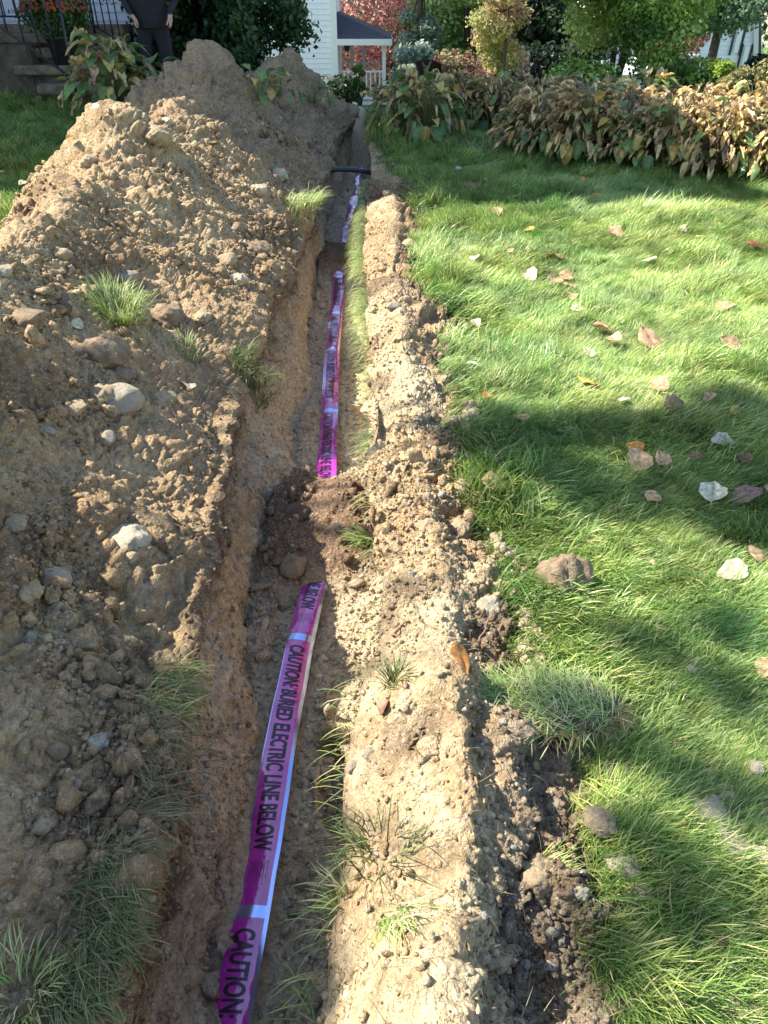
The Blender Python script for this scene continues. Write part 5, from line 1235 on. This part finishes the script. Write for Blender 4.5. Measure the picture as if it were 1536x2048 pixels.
for (xx, yy) in [(xe, yd), (xe, yd+2.3), (xe, yd+4.6), (X(722), yd+4.6), (X(695), yd+4.6)]:
    bm = bmesh.new(); box(bm, (xx, yy, (zb+zs)/2), (.14, .14, zs-zb)); box(bm, (xx, yy, zb+.1), (.2, .2, .2)); box(bm, (xx, yy, zs-.08), (.2, .2, .1)); pp('porch_post', bm, M['trim'])
rail = empty('x', (0, 0, 0)); bpy.data.objects.remove(rail)
bm = bmesh.new()
for (a, b_) in [((x1+.2, yd), (xe, yd)), ((xe, yd), (xe, yd+4.6)), ((x1+.2, yd+4.6), (xe, yd+4.6))]:
    a, b_ = Vector((*a, 0)), Vector((*b_, 0)); L_ = (b_-a).length; mid = (a+b_)/2; ang = math.atan2(b_.y-a.y, b_.x-a.x)
    for z_ in (zb+.12, zb+1.02): box(bm, (mid.x, mid.y, z_), (L_, .07, .06), ang)
    for i in range(1, int(L_/.17)): p_ = a.lerp(b_, i/int(L_/.17)); box(bm, (p_.x, p_.y, zb+.57), (.05, .045, .86), ang)
pp('porch_railing', bm, M['trim'])
bm = bmesh.new()
for i in range(3): box(bm, ((x1+xe)/2+.6, yd-.45-.3*i, zb-.25-.2*i), (1.3, .34, .1))
pp('porch_step', bm, M['trim'])
bm = bmesh.new(); lp = Vector((X(693), yd+.8, zs-.02)); tube(bm, [lp, lp-Vector((0, 0, .06))], .02)
bmesh.ops.create_cone(bm, segments=6, radius1=.09, radius2=.15, depth=.2, cap_ends=True, matrix=Matrix.Translation(lp-Vector((0, 0, .16)))); pp('porch_lantern', bm, M['iron'])
# steep white gable at the right
YG = 38.
def G(px, py, y=YG): return atY(px, py, y)
gh = empty('gable_house', G(1460, 165)); tag(gh, 'tall white clapboard gable with dark shutters at the right edge', 'house'); ginv = Matrix.Translation(-gh.location)
def gp(nm, bm, mat, par=None):
    o = fin(nm, bm, mat, gh); o.matrix_parent_inverse = ginv; return o
zg0 = G(1460, 172).z-1.; zeave = G(1512, 120).z; xr = G(1508, 120).x; xl = xr-6.6; 
bm = bmesh.new(); zap = zeave+7.5; xm = xr-2.2
prof_ = [(xl, zg0), (xr, zg0), (xr, zeave), (xm, zap), (xl-1, zap)]
fr = [bm.verts.new((x_, YG, z_)) for x_, z_ in prof_]; bk = [bm.verts.new((x_, YG+9, z_)) for x_, z_ in prof_]
bm.faces.new(fr); bm.faces.new(bk[::-1])
for i in range(5): j = (i+1) % 5; bm.faces.new((fr[j], fr[i], bk[i], bk[j]))
gp('wall', bm, M['siding'])
bm = bmesh.new()
for i in range(int((zap-zg0)/.16)):
    z_ = zg0+i*.16; xr_ = xr if z_ < zeave else xr-(z_-zeave)/7.5*2.2-.03; v = [bm.verts.new(q_) for q_ in [(xl, YG-.03, z_), (xr_, YG-.03, z_), (xr_, YG-.008, z_+.162), (xl, YG-.008, z_+.162)]]; bm.faces.new(v)
gp('siding', bm, M['siding'])
bm = bmesh.new(); d_ = Vector((xm-xr, 0, zap-zeave)).normalized(); s_ = Vector((xr+.12, YG-.15, zeave-.25)); tube(bm, [s_, s_+d_*8.2], .13, 4); box(bm, (xr+.12, YG+.2, zeave-.2), (.5, .9, .16)); gp('rake_board', bm, M['trim'])
bm = bmesh.new(); n_ = Vector((d_.z, 0, -d_.x)); a = Vector((xr+.15, YG-.25, zeave-.2)); q_ = [a, a+d_*8.3, a+d_*8.3+Vector((0, 9.5, 0)), a+Vector((0, 9.5, 0))]
lo = [bm.verts.new(p_) for p_ in q_]; hi = [bm.verts.new(p_+n_*.12) for p_ in q_]; bm.faces.new(lo[::-1]); bm.faces.new(hi)
for i in range(4): j = (i+1) % 4; bm.faces.new((lo[i], lo[j], hi[j], hi[i]))
gp('roof', bm, M['shingle'])
for (px, py, h_) in [(1488, 65, 1.5), (1494, 130, 1.4)]:
    c_ = G(px, py, YG-.05)
    bm = bmesh.new(); box(bm, (c_.x-.18, YG-.06, c_.z), (.22, .05, h_)); gp('window', bm, M['trim'])
    for s_ in (-.42, .02):
        bm = bmesh.new(); box(bm, (c_.x+s_, YG-.08, c_.z), (.08, .05, h_+.2)); gp('shutter', bm, M['shutter'])
# white house glimpsed through the trees
bh = empty('background_house', (9, 46, -4)); tag(bh, 'white house glimpsed through gaps in the broad green tree', 'house')
bm = bmesh.new(); xa, xb = atY(1175, 100, 46).x, atY(1400, 100, 46).x; box(bm, ((xa+xb)/2, 50, 0), (xb-xa, 8, 9.5)); o = fin('wall', bm, M['siding'], bh); o.matrix_parent_inverse = Matrix.Translation((-9, -46, 4))
bm = bmesh.new()
for px in (1215, 1290, 1360):
    for py in (20, 120): c_ = atY(px, py, 46); box(bm, (c_.x, 45.97, c_.z), (.9, .06, 1.5))
    o_ = None
o = fin('window', bm, M['glass'], bh); o.matrix_parent_inverse = Matrix.Translation((-9, -46, 4))
# parked white car far behind the hostas
cp = onray(1312, 27); cr_ = empty('parked_car', cp+Vector((0, 0, .02)), .2); tag(cr_, 'white parked car half hidden behind the hosta bed', 'car')
bm = bmesh.new(); prof_ = [(-2.1,.35),(-2.15,.75),(-1.9,.95),(-1.1,1.02),(-.6,1.42),(.8,1.45),(1.5,1.05),(2.1,.95),(2.15,.4)]
a = [bm.verts.new((x_, -.85 if z_ < 1.03 else -.68, z_)) for x_, z_ in prof_]; b_ = [bm.verts.new((x_, .85 if z_ < 1.03 else .68, z_)) for x_, z_ in prof_]
bm.faces.new(a); bm.faces.new(b_[::-1])
for i in range(len(a)): j = (i+1) % len(a); bm.faces.new((a[j], a[i], b_[i], b_[j]))
fin('body', bm, M['car'], cr_)
bm = bmesh.new(); box(bm, (.1, 0, 1.23), (1.35, 1.50, .26)); fin('window', bm, M['glass'], cr_)
for sx in (-1.3, 1.35):
    for sy in (-.8, .8):
        bm = bmesh.new(); bmesh.ops.create_cone(bm, segments=20, radius1=.33, radius2=.33, depth=.2, cap_ends=True, matrix=Matrix.Translation((sx, sy, .33)) @ Matrix.Rotation(R(90), 4, 'X')); fin('wheel', bm, M['pot'], cr_)
# patio chair behind the hostas
pc = onray(855, 15.5); ch_ = empty('patio_chair', pc+Vector((0, 0, .0)), .3); ch_.scale = (.7, .7, .80); tag(ch_, 'dark rounded patio chair back showing above the hostas', 'chair')
bm = bmesh.new(); n_ = 16; pr = []
for k in range(n_+1):
    a = -.2+k/n_*(math.pi+.4); pr.append((math.cos(a)*.33, math.sin(a)*.30))
lo = [bm.verts.new((x_, y_, .42)) for x_, y_ in pr]; hi = [bm.verts.new((x_*1.05, y_*1.12, .80+.12*math.sin(k/n_*math.pi))) for k, (x_, y_) in enumerate(pr)]
for k in range(n_): bm.faces.new((lo[k], lo[k+1], hi[k+1], hi[k]))
bmesh.ops.solidify(bm, geom=bm.faces[:], thickness=.025); fin('backrest', bm, M['chair'], ch_, (0, 0, 0), True)
bm = bmesh.new(); box(bm, (0, 0, .42), (.55, .5, .05), bevel=.02); fin('seat', bm, M['chair'], ch_)
for sx in (-.24, .24):
    for sy in (-.2, .2): bm = bmesh.new(); tube(bm, [(sx, sy, 0), (sx*.9, sy*.9, .42)], .014); fin('leg', bm, M['chair'], ch_)
